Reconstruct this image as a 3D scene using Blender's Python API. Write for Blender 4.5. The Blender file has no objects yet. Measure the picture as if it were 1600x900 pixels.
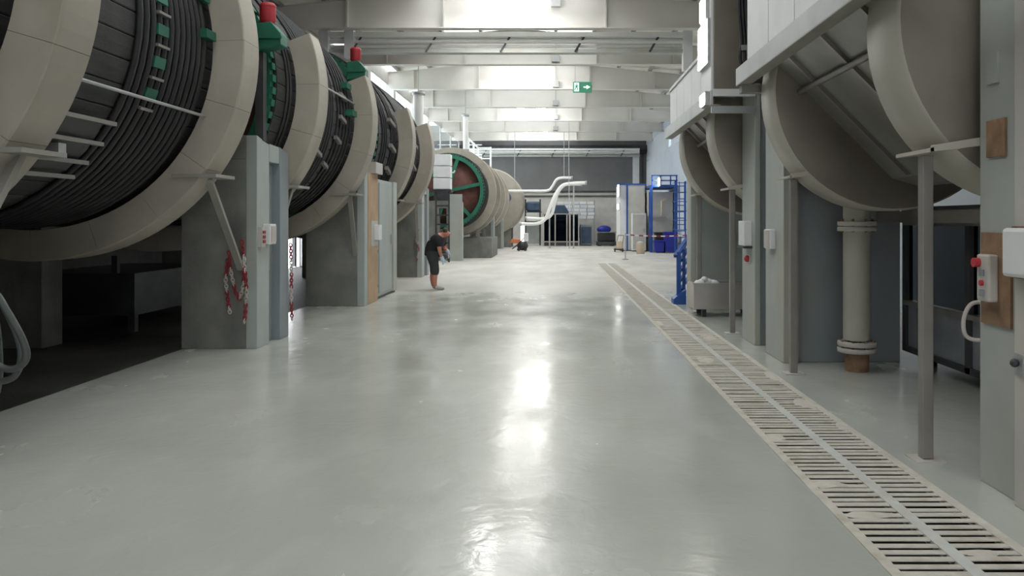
import bpy, math, random
from math import sin, cos, pi, radians, sqrt, atan2
from mathutils import Vector
random.seed(7)
C = bpy.context.scene
COL = C.collection
# ------------------------------------------------------------------ camera
cam_d = bpy.data.cameras.new('camera'); cam = bpy.data.objects.new('camera', cam_d); COL.objects.link(cam)
cam.location = (0, 0, 1.6); cam.rotation_euler = (radians(90), 0, 0)
cam_d.sensor_width = 36; cam_d.lens = 1250 * 36 / 1600
cam_d.shift_x = -68 / 1600; cam_d.shift_y = -105 / 1600
cam_d.clip_start = 0.05; cam_d.clip_end = 300
C.camera = cam
# ------------------------------------------------------------------ world: plain overcast daylight
W = bpy.data.worlds.new('overcast_sky'); C.world = W; W.use_nodes = True
bg = W.node_tree.nodes['Background']; bg.inputs[0].default_value = (0.93, 0.96, 1.0, 1); bg.inputs[1].default_value = 4.2
LAMP_POWER = 58.0
C.view_settings.view_transform = 'Standard'; C.view_settings.look = 'None'
C.view_settings.gamma = 1.0; C.view_settings.use_curve_mapping = False
C.view_settings.exposure = 0.0
try:
    C.cycles.max_bounces = 8; C.cycles.diffuse_bounces = 5; C.cycles.glossy_bounces = 4; C.cycles.sample_clamp_indirect = 6
except Exception: pass

# ------------------------------------------------------------------ materials
M = {}
def mat(name, col, rough=0.6, metal=0.0, var=0.12, scale=3.0, bump=0.0, bscale=30.0, spec=0.5, col2=None, stain=0.0, stain_col=(0.2, 0.12, 0.07), stretch=None, coat=0.0):
    m = bpy.data.materials.new(name); m.use_nodes = True
    nt = m.node_tree; N = nt.nodes; L = nt.links; b = N['Principled BSDF']
    b.inputs['Roughness'].default_value = rough; b.inputs['Metallic'].default_value = metal
    b.inputs['Specular IOR Level'].default_value = spec; b.inputs['Coat Weight'].default_value = coat
    geo = N.new('ShaderNodeNewGeometry')
    vec = geo.outputs['Position']
    if stretch:
        mp = N.new('ShaderNodeMapping'); mp.inputs['Scale'].default_value = stretch
        L.new(vec, mp.inputs['Vector']); vec = mp.outputs['Vector']
    n = N.new('ShaderNodeTexNoise'); n.inputs['Scale'].default_value = scale; n.inputs['Detail'].default_value = 6
    L.new(vec, n.inputs['Vector'])
    r = N.new('ShaderNodeValToRGB')
    r.color_ramp.elements[0].position = 0.3; r.color_ramp.elements[1].position = 0.7
    c2 = col2 or tuple(min(1, c * (1 + var)) for c in col)
    c1 = col if col2 else tuple(c * (1 - var) for c in col)
    r.color_ramp.elements[0].color = (*c1, 1); r.color_ramp.elements[1].color = (*c2, 1)
    L.new(n.outputs['Fac'], r.inputs['Fac']); out = r.outputs['Color']
    if stain > 0:
        n2 = N.new('ShaderNodeTexNoise'); n2.inputs['Scale'].default_value = scale * 0.7; n2.inputs['Detail'].default_value = 9
        mp2 = N.new('ShaderNodeMapping'); mp2.inputs['Location'].default_value = (3.1, 7.7, 1.3); mp2.inputs['Scale'].default_value = (1, 1, 0.35)
        L.new(geo.outputs['Position'], mp2.inputs['Vector']); L.new(mp2.outputs['Vector'], n2.inputs['Vector'])
        r2 = N.new('ShaderNodeValToRGB'); r2.color_ramp.elements[0].position = 0.52; r2.color_ramp.elements[1].position = 0.72
        r2.color_ramp.elements[0].color = (0, 0, 0, 1); r2.color_ramp.elements[1].color = (stain, stain, stain, 1)
        L.new(n2.outputs['Fac'], r2.inputs['Fac'])
        mx = N.new('ShaderNodeMix'); mx.data_type = 'RGBA'
        L.new(r2.outputs['Color'], mx.inputs['Factor']); L.new(out, mx.inputs['A']); mx.inputs['B'].default_value = (*stain_col, 1)
        out = mx.outputs['Result']
    L.new(out, b.inputs['Base Color'])
    if bump > 0:
        nb = N.new('ShaderNodeTexNoise'); nb.inputs['Scale'].default_value = bscale; nb.inputs['Detail'].default_value = 3
        L.new(vec, nb.inputs['Vector'])
        bp = N.new('ShaderNodeBump'); bp.inputs['Strength'].default_value = bump; bp.inputs['Distance'].default_value = 0.02
        L.new(nb.outputs['Fac'], bp.inputs['Height']); L.new(bp.outputs['Normal'], b.inputs['Normal'])
    M[name] = m; return m
def emit(name, col, strength):
    m = bpy.data.materials.new(name); m.use_nodes = True; b = m.node_tree.nodes['Principled BSDF']
    b.inputs['Base Color'].default_value = (*col, 1)
    b.inputs['Emission Color'].default_value = (*col, 1); b.inputs['Emission Strength'].default_value = strength
    M[name] = m; return m
mat('beige', (0.40, 0.365, 0.305), 0.55, var=0.10, scale=2.0, stain=0.45, stain_col=(0.24, 0.19, 0.135))
mat('tan_vessel', (0.235, 0.205, 0.175), 0.40, 0.25, var=0.18, scale=1.6, stain=0.7, stain_col=(0.17, 0.105, 0.065))
mat('hopper_grey', (0.27, 0.265, 0.245), 0.40, 0.3, var=0.2, scale=1.8, stain=0.5, stain_col=(0.15, 0.13, 0.11))
mat('vessel_edge', (0.47, 0.45, 0.39), 0.45, var=0.08, scale=2.0, stain=0.3, stain_col=(0.35, 0.28, 0.20))
mat('dark_wood', (0.030, 0.030, 0.031), 0.6, var=0.35, scale=4.0, bump=0.3, stretch=(6, 0.6, 6), stain=0.4, stain_col=(0.075, 0.074, 0.07))
mat('black_hoop', (0.022, 0.022, 0.024), 0.5, var=0.3)
mat('brown_hoop', (0.055, 0.042, 0.03), 0.6, var=0.3)
mat('red_head', (0.13, 0.05, 0.04), 0.7, var=0.3, scale=5)
mat('green', (0.015, 0.14, 0.085), 0.5, var=0.25)
mat('red', (0.45, 0.03, 0.04), 0.5, var=0.15)
mat('concrete', (0.22, 0.22, 0.20), 0.8, var=0.2, scale=2.5, bump=0.25, stain=0.6, stain_col=(0.10, 0.10, 0.095))
mat('shaded_wet_concrete', (0.05, 0.05, 0.047), 0.45, var=0.35, scale=1.2, bump=0.2, stain=0.5, stain_col=(0.12, 0.11, 0.10))  # wet bare concrete, with the shade under the drums put into its dark colour
mat('pier_grey', (0.40, 0.44, 0.42), 0.5, var=0.08, scale=2.0, stain=0.35, stain_col=(0.36, 0.32, 0.22))
mat('pier_blue', (0.25, 0.285, 0.30), 0.5, var=0.08, scale=2.0, stain=0.3, stain_col=(0.28, 0.26, 0.20))
mat('column_green', (0.43, 0.455, 0.425), 0.5, var=0.08, scale=2.0, stain=0.5, stain_col=(0.45, 0.36, 0.22))
mat('column_pale', (0.55, 0.52, 0.49), 0.5, var=0.08, scale=2.0, stain=0.4, stain_col=(0.40, 0.32, 0.22))
mat('orange_wood', (0.48, 0.33, 0.20), 0.7, var=0.12)
mat('galv', (0.45, 0.46, 0.46), 0.45, 0.5, var=0.1)
mat('post_metal', (0.30, 0.28, 0.26), 0.4, 0.5, var=0.12)
mat('grey_strut', (0.30, 0.29, 0.26), 0.6, var=0.12)
mat('beam', (0.68, 0.66, 0.62), 0.45, var=0.07, scale=0.6)
mat('roof', (0.84, 0.80, 0.72), 0.6, var=0.07)
mat('purlin', (0.40, 0.39, 0.37), 0.6)
mat('white', (0.78, 0.79, 0.80), 0.5, var=0.05)
mat('white_pipe', (0.88, 0.88, 0.86), 0.35, var=0.04)
mat('cladding', (0.66, 0.71, 0.78), 0.5, var=0.05, scale=1.0)
mat('wall_dark', (0.19, 0.19, 0.19), 0.8, var=0.12, scale=0.8)
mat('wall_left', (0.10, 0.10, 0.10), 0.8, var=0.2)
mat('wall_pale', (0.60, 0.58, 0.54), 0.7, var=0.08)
mat('stainless', (0.50, 0.47, 0.44), 0.35, 0.6, var=0.08)
mat('rust', (0.28, 0.17, 0.10), 0.8, var=0.35, scale=8, bump=0.3)
mat('blue', (0.02, 0.09, 0.36), 0.45, var=0.15)
mat('deep_blue', (0.015, 0.025, 0.30), 0.5, var=0.15)
mat('slat', (0.60, 0.57, 0.50), 0.75, var=0.10, scale=9, bump=0.4, stain=0.6, stain_col=(0.42, 0.35, 0.26))
mat('drain_bar', (0.60, 0.60, 0.57), 0.6, var=0.08, scale=6, stain=0.4, stain_col=(0.45, 0.38, 0.28))
mat('trench', (0.03, 0.028, 0.024), 0.9)
mat('rubber', (0.025, 0.026, 0.03), 0.5, var=0.3)
mat('hose', (0.07, 0.08, 0.08), 0.45, var=0.2)
mat('dark_metal', (0.06, 0.06, 0.065), 0.5, 0.2, var=0.3)
mat('machine_grey', (0.25, 0.27, 0.29), 0.5, var=0.15)
mat('machine_blue', (0.05, 0.09, 0.15), 0.5, var=0.3)
mat('orange', (0.60, 0.20, 0.09), 0.6)
mat('skin', (0.52, 0.22, 0.15), 0.55, var=0.06)
mat('shirt', (0.012, 0.012, 0.014), 0.85, var=0.3)
mat('shorts', (0.035, 0.038, 0.042), 0.85, var=0.2)
mat('hair', (0.05, 0.045, 0.035), 0.8, var=0.3)
mat('glove', (0.50, 0.66, 0.80), 0.5, var=0.08)
mat('shoe', (0.42, 0.42, 0.40), 0.7, var=0.1)
mat('bucket', (0.70, 0.58, 0.44), 0.5, var=0.08)
mat('red_plastic', (0.30, 0.025, 0.035), 0.45)
mat('white_plastic', (0.55, 0.50, 0.47), 0.45)
mat('sign_green', (0.12, 0.50, 0.32), 0.4, var=0.03)
emit('lamp_glow', (1.0, 0.98, 0.95), LAMP_POWER)
emit('sign_glow', (0.80, 1.0, 0.95), 0.9)
emit('tube_glow', (1.0, 0.98, 0.92), 25.0)
def glass(name, tint=(0.9, 0.95, 0.95), dark=False):
    m = bpy.data.materials.new(name); m.use_nodes = True; nt = m.node_tree; N = nt.nodes; L = nt.links
    out = N['Material Output']; N.remove(N['Principled BSDF'])
    t = N.new('ShaderNodeBsdfTransparent'); t.inputs[0].default_value = (*tint, 1)
    g = N.new('ShaderNodeBsdfGlossy'); g.inputs['Roughness'].default_value = 0.05
    lw_ = N.new('ShaderNodeLayerWeight'); f = N.new('ShaderNodeMath'); f.operation = 'POWER'; f.inputs[1].default_value = 5.0; L.new(lw_.outputs['Facing'], f.inputs[0])
    x = N.new('ShaderNodeMixShader'); L.new(f.outputs[0], x.inputs[0]); L.new(t.outputs[0], x.inputs[1]); L.new(g.outputs[0], x.inputs[2])
    L.new(x.outputs[0], out.inputs[0]); M[name] = m
glass('skylight', (0.80, 0.80, 0.78)); glass('window_glass'); glass('dark_glass', (0.32, 0.34, 0.35))
# epoxy floor: glossy pale grey-green, thin ripples; far part is bare pale screed
def floor_mat():
    m = bpy.data.materials.new('epoxy'); m.use_nodes = True; nt = m.node_tree; N = nt.nodes; L = nt.links; b = N['Principled BSDF']
    geo = N.new('ShaderNodeNewGeometry'); P = geo.outputs['Position']
    def noise(scale, det, sc=(1, 1, 1), loc=(0, 0, 0), dist=0.0):
        mp = N.new('ShaderNodeMapping'); mp.inputs['Scale'].default_value = sc; mp.inputs['Location'].default_value = loc
        L.new(P, mp.inputs['Vector']); n = N.new('ShaderNodeTexNoise'); n.inputs['Scale'].default_value = scale; n.inputs['Detail'].default_value = det
        n.inputs['Distortion'].default_value = dist
        L.new(mp.outputs['Vector'], n.inputs['Vector']); return n.outputs['Fac']
    def ramp(f, p0, c0, p1, c1):
        r = N.new('ShaderNodeValToRGB'); e = r.color_ramp.elements
        e[0].position = p0; e[0].color = (*c0, 1); e[1].position = p1; e[1].color = (*c1, 1)
        L.new(f, r.inputs['Fac']); return r.outputs['Color']
    def mix(f, a, bb):
        x = N.new('ShaderNodeMix'); x.data_type = 'RGBA'; L.new(f, x.inputs['Factor'])
        for s, v in (('A', a), ('B', bb)):
            if isinstance(v, tuple): x.inputs[s].default_value = (*v, 1)
            else: L.new(v, x.inputs[s])
        return x.outputs['Result']
    base = ramp(noise(0.5, 5), 0.35, (0.45, 0.462, 0.418), 0.68, (0.52, 0.53, 0.485))
    streak = ramp(noise(2.2, 9, (1.0, 0.45, 1), (5, 2, 0), 0.4), 0.54, (0, 0, 0), 0.82, (0.55, 0.55, 0.55))
    base = mix(streak, base, (0.61, 0.615, 0.575))
    sep = N.new('ShaderNodeSeparateXYZ'); L.new(P, sep.inputs[0])
    ad = N.new('ShaderNodeMath'); ad.operation = 'MULTIPLY_ADD'; L.new(noise(0.5, 4, (1, 1, 1), (1, 9, 0)), ad.inputs[0]); ad.inputs[1].default_value = 6.0; L.new(sep.outputs['Y'], ad.inputs[2])
    sc = N.new('ShaderNodeMath'); sc.operation = 'MULTIPLY'; sc.inputs[1].default_value = 0.02; L.new(ad.outputs[0], sc.inputs[0])
    far = ramp(sc.outputs[0], 0.38, (0, 0, 0), 0.50, (1, 1, 1))
    screed = ramp(noise(1.2, 6, (1, 0.4, 1)), 0.35, (0.50, 0.48, 0.44), 0.66, (0.64, 0.62, 0.57))
    L.new(mix(far, base, screed), b.inputs['Base Color'])
    rr = ramp(noise(1.6, 5, (1, 0.6, 1), (2, 2, 2)), 0.35, (0.13, 0.13, 0.13), 0.7, (0.30, 0.30, 0.30))
    L.new(mix(far, rr, (0.55, 0.55, 0.55)), b.inputs['Roughness'])
    bp = N.new('ShaderNodeBump'); bp.inputs['Strength'].default_value = 0.16; bp.inputs['Distance'].default_value = 0.02
    L.new(noise(5.0, 4, (1, 1, 1), (0, 0, 0), 0.8), bp.inputs['Height'])
    bp2 = N.new('ShaderNodeBump'); bp2.inputs['Strength'].default_value = 0.05; bp2.inputs['Distance'].default_value = 0.01
    L.new(noise(28.0, 3), bp2.inputs['Height']); L.new(bp.outputs['Normal'], bp2.inputs['Normal'])
    L.new(bp2.outputs['Normal'], b.inputs['Normal']); b.inputs['Specular IOR Level'].default_value = 0.6
    M['epoxy'] = m
floor_mat()

# ------------------------------------------------------------------ mesh helpers
class MB:
    def __init__(s): s.v = []; s.f = []; s.sm = []
    def add(s, vs, fs, smooth=False):
        o = len(s.v); s.v += [tuple(p) for p in vs]
        s.f += [tuple(i + o for i in f) for f in fs]; s.sm += [smooth] * len(fs); return s
    def box(s, x0, x1, y0, y1, z0, z1):
        x0, x1 = sorted((x0, x1)); y0, y1 = sorted((y0, y1)); z0, z1 = sorted((z0, z1))
        return s.add([(x0,y0,z0),(x1,y0,z0),(x1,y1,z0),(x0,y1,z0),(x0,y0,z1),(x1,y0,z1),(x1,y1,z1),(x0,y1,z1)],
              [(0,3,2,1),(4,5,6,7),(0,1,5,4),(1,2,6,5),(2,3,7,6),(3,0,4,7)])
    def prism(s, poly, axis, a, b):      # poly of 2-D points extruded along axis 'x','y','z' from a to b
        n = len(poly)
        def P(p, t): return {'x': (t, p[0], p[1]), 'y': (p[0], t, p[1]), 'z': (p[0], p[1], t)}[axis]
        vs = [P(p, a) for p in poly] + [P(p, b) for p in poly]
        fs = [tuple(range(n)), tuple(range(2*n-1, n-1, -1))] + [(i, i+n, (i+1) % n + n, (i+1) % n) for i in range(n)]
        return s.add(vs, fs)
    def tube(s, pts, r, n=10, cap=True, closed=False):
        pts = [Vector(p) for p in pts]; m = len(pts); rs = r if isinstance(r, (list, tuple)) else [r] * m
        vs = []; up = None
        for i, p in enumerate(pts):
            if closed: t = pts[(i+1) % m] - pts[i-1]
            else: t = pts[min(i+1, m-1)] - pts[max(i-1, 0)]
            t.normalize()
            if up is None: up = Vector((0,0,1)) if abs(t.z) < 0.9 else Vector((1,0,0))
            u = t.cross(up)
            if u.length < 1e-5: u = t.cross(Vector((0,1,0.01)))
            u.normalize(); w = u.cross(t).normalized(); up = w
            for k in range(n):
                a = 2*pi*k/n; vs.append(p + (u*cos(a) + w*sin(a)) * rs[i])
        fs = []
        for i in range(m if closed else m-1):
            j = (i+1) % m
            for k in range(n): fs.append((i*n+k, i*n+(k+1) % n, j*n+(k+1) % n, j*n+k))
        s.add(vs, fs, n > 5)
        if cap and not closed:
            s.add(vs[:n], [tuple(range(n-1, -1, -1))]); s.add(vs[-n:], [tuple(range(n))])
        return s
    def bar(s, a, b, w, h=None):         # square bar between two points
        h = h or w; a = Vector(a); b = Vector(b); t = (b-a).normalized()
        u = t.cross(Vector((0,0,1)));
        if u.length < 1e-4: u = Vector((1,0,0))
        u.normalize(); v = u.cross(t).normalized(); vs = []
        for p in (a, b):
            for (i, j) in ((-1,-1),(1,-1),(1,1),(-1,1)): vs.append(p + u*i*w/2 + v*j*h/2)
        return s.add(vs, [(0,1,2,3),(7,6,5,4),(0,4,5,1),(1,5,6,2),(2,6,7,3),(3,7,4,0)])
    def lathe(s, prof, c=(0,0,0), axis='z', n=32, a0=0.0, a1=2*pi):   # prof: list of (radius, height along axis)
        full = abs(a1-a0-2*pi) < 1e-6; m = n if full else n+1; vs = []; P = len(prof)
        for k in range(m):
            a = a0 + (a1-a0)*k/n
            for (r, h) in prof:
                if axis == 'z': vs.append((c[0]+r*cos(a), c[1]+r*sin(a), c[2]+h))
                else: vs.append((c[0]+r*cos(a), c[1]+h, c[2]+r*sin(a)))
        fs = []
        for k in range(n):
            k2 = (k+1) % m
            for i in range(P-1): fs.append((k*P+i, k2*P+i, k2*P+i+1, k*P+i+1))
        return s.add(vs, fs, True)
    def ball(s, c, r, n=12, sc=(1,1,1)):
        vs = []; fs = []; h = n//2
        for i in range(h+1):
            t = pi*i/h
            for k in range(n):
                a = 2*pi*k/n; vs.append((c[0]+r*sc[0]*sin(t)*cos(a), c[1]+r*sc[1]*sin(t)*sin(a), c[2]+r*sc[2]*cos(t)))
        for i in range(h):
            for k in range(n): fs.append((i*n+k, i*n+(k+1) % n, (i+1)*n+(k+1) % n, (i+1)*n+k))
        return s.add(vs, fs, True)
    def mesh(s, name, m, org=(0,0,0)):
        me = bpy.data.meshes.new(name)
        me.from_pydata([(v[0]-org[0], v[1]-org[1], v[2]-org[2]) for v in s.v], [], s.f)
        me.polygons.foreach_set('use_smooth', s.sm); me.materials.append(M[m]); me.update(); 
        import bmesh
        bm = bmesh.new(); bm.from_mesh(me); bmesh.ops.recalc_face_normals(bm, faces=bm.faces); bm.to_mesh(me); bm.free()
        return me
ORG = {}
def tag(o, label=None, cat=None, group=None, kind=None):
    for k, v in (('label', label), ('category', cat), ('group', group), ('kind', kind)):
        if v: o[k] = v
    return o
def thing(name, label, cat, loc=(0,0,0), group=None):
    o = bpy.data.objects.new(name, None); COL.objects.link(o); o.location = loc; o.empty_display_size = 0.2
    ORG[o.name] = Vector(loc); return tag(o, label, cat, group)
def part(name, mb, m, parent=None, label=None, bevel=0.0, kind=None):   # mb in world coordinates
    org = ORG[parent.name] if parent else Vector((0,0,0))
    o = bpy.data.objects.new(name, mb.mesh(name, m, org)); COL.objects.link(o)
    if parent: o.parent = parent
    ORG[o.name] = org
    if bevel:
        bv = o.modifiers.new('edge', 'BEVEL'); bv.width = bevel; bv.segments = 2; bv.limit_method = 'ANGLE'
    return tag(o, label, kind=kind)
def inst(name, me, parent, loc=(0,0,0), rot=(0,0,0)):
    o = bpy.data.objects.new(name, me); COL.objects.link(o); o.parent = parent; o.location = loc; o.rotation_euler = rot
    ORG[o.name] = ORG[parent.name] + Vector(loc); return o
def single(name, mb, m, label, cat, loc=(0,0,0), group=None, bevel=0.0):
    o = bpy.data.objects.new(name, mb.mesh(name, m, loc)); COL.objects.link(o); o.location = loc; ORG[o.name] = Vector(loc)
    if bevel:
        bv = o.modifiers.new('edge', 'BEVEL'); bv.width = bevel; bv.segments = 2; bv.limit_method = 'ANGLE'
    return tag(o, label, cat, group)
def struct(name, mb, m, parent=None):
    o = part(name, mb, m, parent)
    if not parent: o['kind'] = 'structure'
    return o
def copy_tree(o, loc=None, label=None, parent=None):
    c = o.copy(); COL.objects.link(c)
    if parent: c.parent = parent
    if loc is not None: c.location = loc
    if label: c['label'] = label
    ORG[c.name] = Vector(c.location)
    for ch in list(o.children): copy_tree(ch, parent=c)
    return c

# ================================================================== SETTING
YB, YF = -8.0, 55.5
DX0, DX1 = 1.525, 2.275                      # drain
fl = MB()
for (x0, x1, y0, y1) in ((-4.65, DX0, YB, 28.0), (-9.0, DX0, 28.0, YF), (DX1, 6.3, YB, YF), (DX0, DX1, 30.0, YF)):
    fl.add([(x0,y0,0),(x1,y0,0),(x1,y1,0),(x0,y1,0)], [(0,1,2,3)])
floor = struct('floor', fl, 'epoxy')
struct('drum_bay_floor', MB().add([(-9.0,YB,0),(-4.65,YB,0),(-4.65,28,0),(-9.0,28,0)], [(0,1,2,3)]), 'shaded_wet_concrete', floor)
tr = MB()
tr.add([(DX0,YB,0),(DX0,30,0),(DX0,30,-.35),(DX0,YB,-.35)], [(0,1,2,3)]).add([(DX1,YB,0),(DX1,30,0),(DX1,30,-.35),(DX1,YB,-.35)], [(3,2,1,0)])
tr.add([(DX0,YB,-.35),(DX1,YB,-.35),(DX1,30,-.35),(DX0,30,-.35)], [(0,1,2,3)]).add([(DX0,30,0),(DX1,30,0),(DX1,30,-.35),(DX0,30,-.35)], [(0,1,2,3)])
struct('trench', tr, 'trench', floor)

# --- floor drain
dr = thing('floor_drain', 'long double-row slotted drain grating crusted with beige residue along the right side', 'drain', (1.9, 3, 0))
part('edge_strip', MB().box(DX0-.012, DX0+.045, YB, 30, -.03, .005), 'slat', dr)
part('edge_strip', MB().box(DX1-.05, DX1+.012, YB, 30, -.03, .005), 'slat', dr)
part('centre_bar', MB().box(1.875, 1.945, YB, 30, -.03, .007), 'drain_bar', dr)
rows = ((DX0+.045, 1.875), (1.945, DX1-.05))
sl_mesh = []
for (a, b) in rows:
    hw = (b-a)/2
    sl_mesh.append(MB().prism([(-.023,-.003),(.023,-.003),(.024,.000),(.020,.004),(-.020,.004),(-.024,.000)], 'x', -hw, hw).mesh('slat', 'slat'))
PITCH = 0.081
far_sl = MB(); ny = 0
y = -1.0
while y < 29.9:
    for i, (a, b) in enumerate(rows):
        if 2.6 < y < 14.6: inst('slat', sl_mesh[i], dr, ((a+b)/2-1.9, y-3+random.uniform(-.004,.004), random.uniform(-.002,.003)), (random.uniform(-.03,.03), 0, random.uniform(-.006,.006)))
        else: far_sl.box(a, b, y-.024, y+.024, -.003, .003)
    y += PITCH
part('far_slats', far_sl, 'slat', dr, kind='stuff')
# a few crusts of dried residue filling slots
cr = MB()
for (x, y, rx, ry) in ((1.66,4.85,.13,.07),(1.70,4.35,.16,.06),(2.05,3.85,.10,.05),(2.18,7.0,.09,.2),(2.22,8.2,.06,.25),(1.62,5.9,.08,.1),(1.72,9.2,.1,.2),(2.1,11.0,.1,.3),(1.6,12.5,.09,.3),(2.22,6.2,.04,.12)):
    n = 12; vs = [(x, y, .017)] + [(x+rx*cos(2*pi*k/n)*random.uniform(.7,1.2), y+ry*sin(2*pi*k/n)*random.uniform(.7,1.2), .002) for k in range(n)]
    cr.add(vs, [(0, k+1, (k+1) % n+1) for k in range(n)], True)
part('residue_crust', cr, 'slat', dr, label='dried beige crust caked over the slots', kind='stuff')

# --- ceiling: sloped sheets, purlins and tapered portal beams
RX = -1.24
def roof_z(x): return 8.12 - 0.095*abs(x-RX)
ceil = thing('ceiling', None, None, (0, 0, 8)); ceil['kind'] = 'structure'
BAYS = [1.6+5*k for k in range(-2, 11)]         # beam planes y
XS = [RX+1.25*k for k in range(-7, 7)]
sheet_cache = {}
for (k, x0) in enumerate(XS[:-1]):
    x1 = XS[k+1]
    me = MB().add([(x0,-2.5,roof_z(x0)),(x1,-2.5,roof_z(x1)),(x1,2.5,roof_z(x1)),(x0,2.5,roof_z(x0)),
                   (x0,-2.5,roof_z(x0)+.05),(x1,-2.5,roof_z(x1)+.05),(x1,2.5,roof_z(x1)+.05),(x0,2.5,roof_z(x0)+.05)],
                  [(0,3,2,1),(4,5,6,7),(0,1,5,4),(1,2,6,5),(2,3,7,6),(3,0,4,7)]).mesh('roof_sheet', 'roof', (0,0,8))
    sky = 5 <= k <= 8
    if sky: me.materials[0] = M['skylight']
    for yb in BAYS + [56.6]:
        if not (x1 < -6.2 and yb > 31): inst('skylight_sheet' if sky else 'roof_sheet', me, ceil, (0, yb-2.5, 0))
for x in XS:
    z = roof_z(x); part('purlin', MB().box(x-.05, x+.05, YB, YF+.2 if x > -6.9 else 29.1, z-.13, z-.005), 'purlin', ceil)
def beam_mesh(xa=-9.0, xb=6.3):
    top = [(x, roof_z(x)-.16) for x in (xb, RX, xa)]
    web = MB().prism([(xa, 6.80), (xb, 6.80)] + top, 'y', -.012, .012)
    flg = MB().box(xa, xb, -.14, .14, 6.775, 6.80)
    for (a, b) in ((xa, RX), (RX, xb)):
        flg.add([(a,-.14,roof_z(a)-.16),(b,-.14,roof_z(b)-.16),(b,.14,roof_z(b)-.16),(a,.14,roof_z(a)-.16)], [(0,1,2,3)])
    st = [MB().box(x-.02, x+.02, -.13, .13, 6.80, roof_z(x)-.165) for x in (-5.6, -3.0, 1.35, 3.9)]
    return web.mesh('roof_beam','beam',(0,0,8)), flg.mesh('flange','beam',(0,0,8)), [s.mesh('stiffener','beam',(0,0,8)) for s in st]
BM = (beam_mesh(), beam_mesh(-6.7))
for yb in BAYS:
    bw, bf, bs = BM[yb > 28]
    o = inst('roof_beam', bw, ceil, (0, yb, 0)); inst('flange', bf, o)
    for s in bs: inst('stiffener', s, o)
# --- walls
def wall_with_holes(name, m, axis, pos, u0, u1, z0, z1, holes, t=.15, parent=None):
    """wall in plane axis=pos running u0..u1; holes = [(ua, ub, za, zb)] sorted and not overlapping in u"""
    mb = MB(); cur = u0
    def B(a, b, c, d):
        if b-a < 1e-4 or d-c < 1e-4: return
        mb.box(pos, pos+t, a, b, c, d) if axis == 'x' else mb.box(a, b, pos, pos+t, c, d)
    for (a, b, c, d) in holes:
        B(cur, a, z0, z1); B(a, b, z0, c); B(a, b, d, z1); cur = b
    B(cur, u1, z0, z1)
    return struct(name, mb, m, parent)
# left wall: dark behind the big drums, with a doorway to the yard; steps in beyond it and carries high windows
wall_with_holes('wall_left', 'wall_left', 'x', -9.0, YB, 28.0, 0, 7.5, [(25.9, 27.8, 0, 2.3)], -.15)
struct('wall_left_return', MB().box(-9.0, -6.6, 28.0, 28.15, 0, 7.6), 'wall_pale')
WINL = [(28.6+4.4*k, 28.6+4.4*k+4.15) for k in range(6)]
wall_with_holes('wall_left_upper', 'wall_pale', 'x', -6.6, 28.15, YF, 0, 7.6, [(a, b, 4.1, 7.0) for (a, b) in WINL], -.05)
def window(n, axis, pos, a, b, c, d, nu, nv):
    w = thing('window_%d' % n, None, None, (pos, a, c) if axis == 'x' else (a, pos, c)); w['kind'] = 'structure'
    def B(u0, u1, z0, z1, t): return MB().box(pos-t, pos+t, u0, u1, z0, z1) if axis == 'x' else MB().box(u0, u1, pos-t, pos+t, z0, z1)
    for i in range(nu+1):
        u = a+(b-a)*i/nu; part('mullion', B(max(a,u-.03), min(b,u+.03), c, d, .015), 'white', w)
    for j in range(nv+1):
        z = c+(d-c)*j/nv; part('transom', B(a, b, max(c,z-.035), min(d,z+.035), .014), 'white', w)
    for i in range(nu):
        for j in range(nv):
            part('pane', B(a+(b-a)*i/nu+.035, a+(b-a)*(i+1)/nu-.035, c+(d-c)*j/nv+.035, c+(d-c)*(j+1)/nv-.035, .006), 'window_glass', w)
for k, (a, b) in enumerate(WINL): window(k+1, 'x', -6.63, a, b, 4.1, 7.0, 1, 2)
# doorway to the yard with a pale leaf standing open
dl = thing('door_1', None, None, (-9.0, 25.9, 0)); dl['kind'] = 'structure'
part('door_frame', MB().box(-9.05,-8.9,25.8,25.9,0,2.4).box(-9.05,-8.9,27.8,27.9,0,2.4).box(-9.05,-8.9,25.8,27.9,2.3,2.4), 'white', dl)
part('door_leaf', MB().box(-8.9,-8.02,27.86,27.91,0.02,2.28), 'white', dl)
part('door_handle', MB().box(-8.15,-8.08,27.80,27.86,1.0,1.06), 'galv', dl)
# wall behind the camera; its unseen opening is added to let fill daylight in
wall_with_holes('wall_back', 'wall_dark', 'y', YB, -9.0, 6.3, 0, 8.2, [(-1.0, 3.8, 0, 4.2)], -.15)
# far wall
FX0, FX1 = -6.6, 6.3
wall_with_holes('wall_far', 'wall_dark', 'y', YF, -9.0, FX1, 3.55, 8.2, [(-6.4, -5.1, 4.4, 6.9)])
wall_with_holes('wall_far_lower', 'wall_pale', 'y', YF, -9.0, FX1, 0, 3.55, [(-2.42, -2.06, 0.1, 1.25)])
window(8, 'y', YF-.05, -6.4, -5.1, 4.4, 6.9, 2, 4)
struct('trim_1', MB().box(-6.6, FX1, YF-.5, YF-.003, 6.35, 6.8).box(-6.6,FX1,YF-.25,YF-.003,6.24,6.35), 'dark_metal')
struct('trim_2', MB().box(-4.9, 5.6, YF-.12, YF-.003, 3.28, 3.36).box(-4.9, 5.6, YF-.12, YF-.003, 3.60, 3.68), 'dark_metal')
struct('trim_3', MB().box(5.35, 5.8, YF-.1, YF-.003, 3.6, 6.1), 'white')
struct('trim_4', MB().box(5.95, 6.1, YF-.14, YF-.003, 3.0, 6.75), 'dark_metal')
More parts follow.
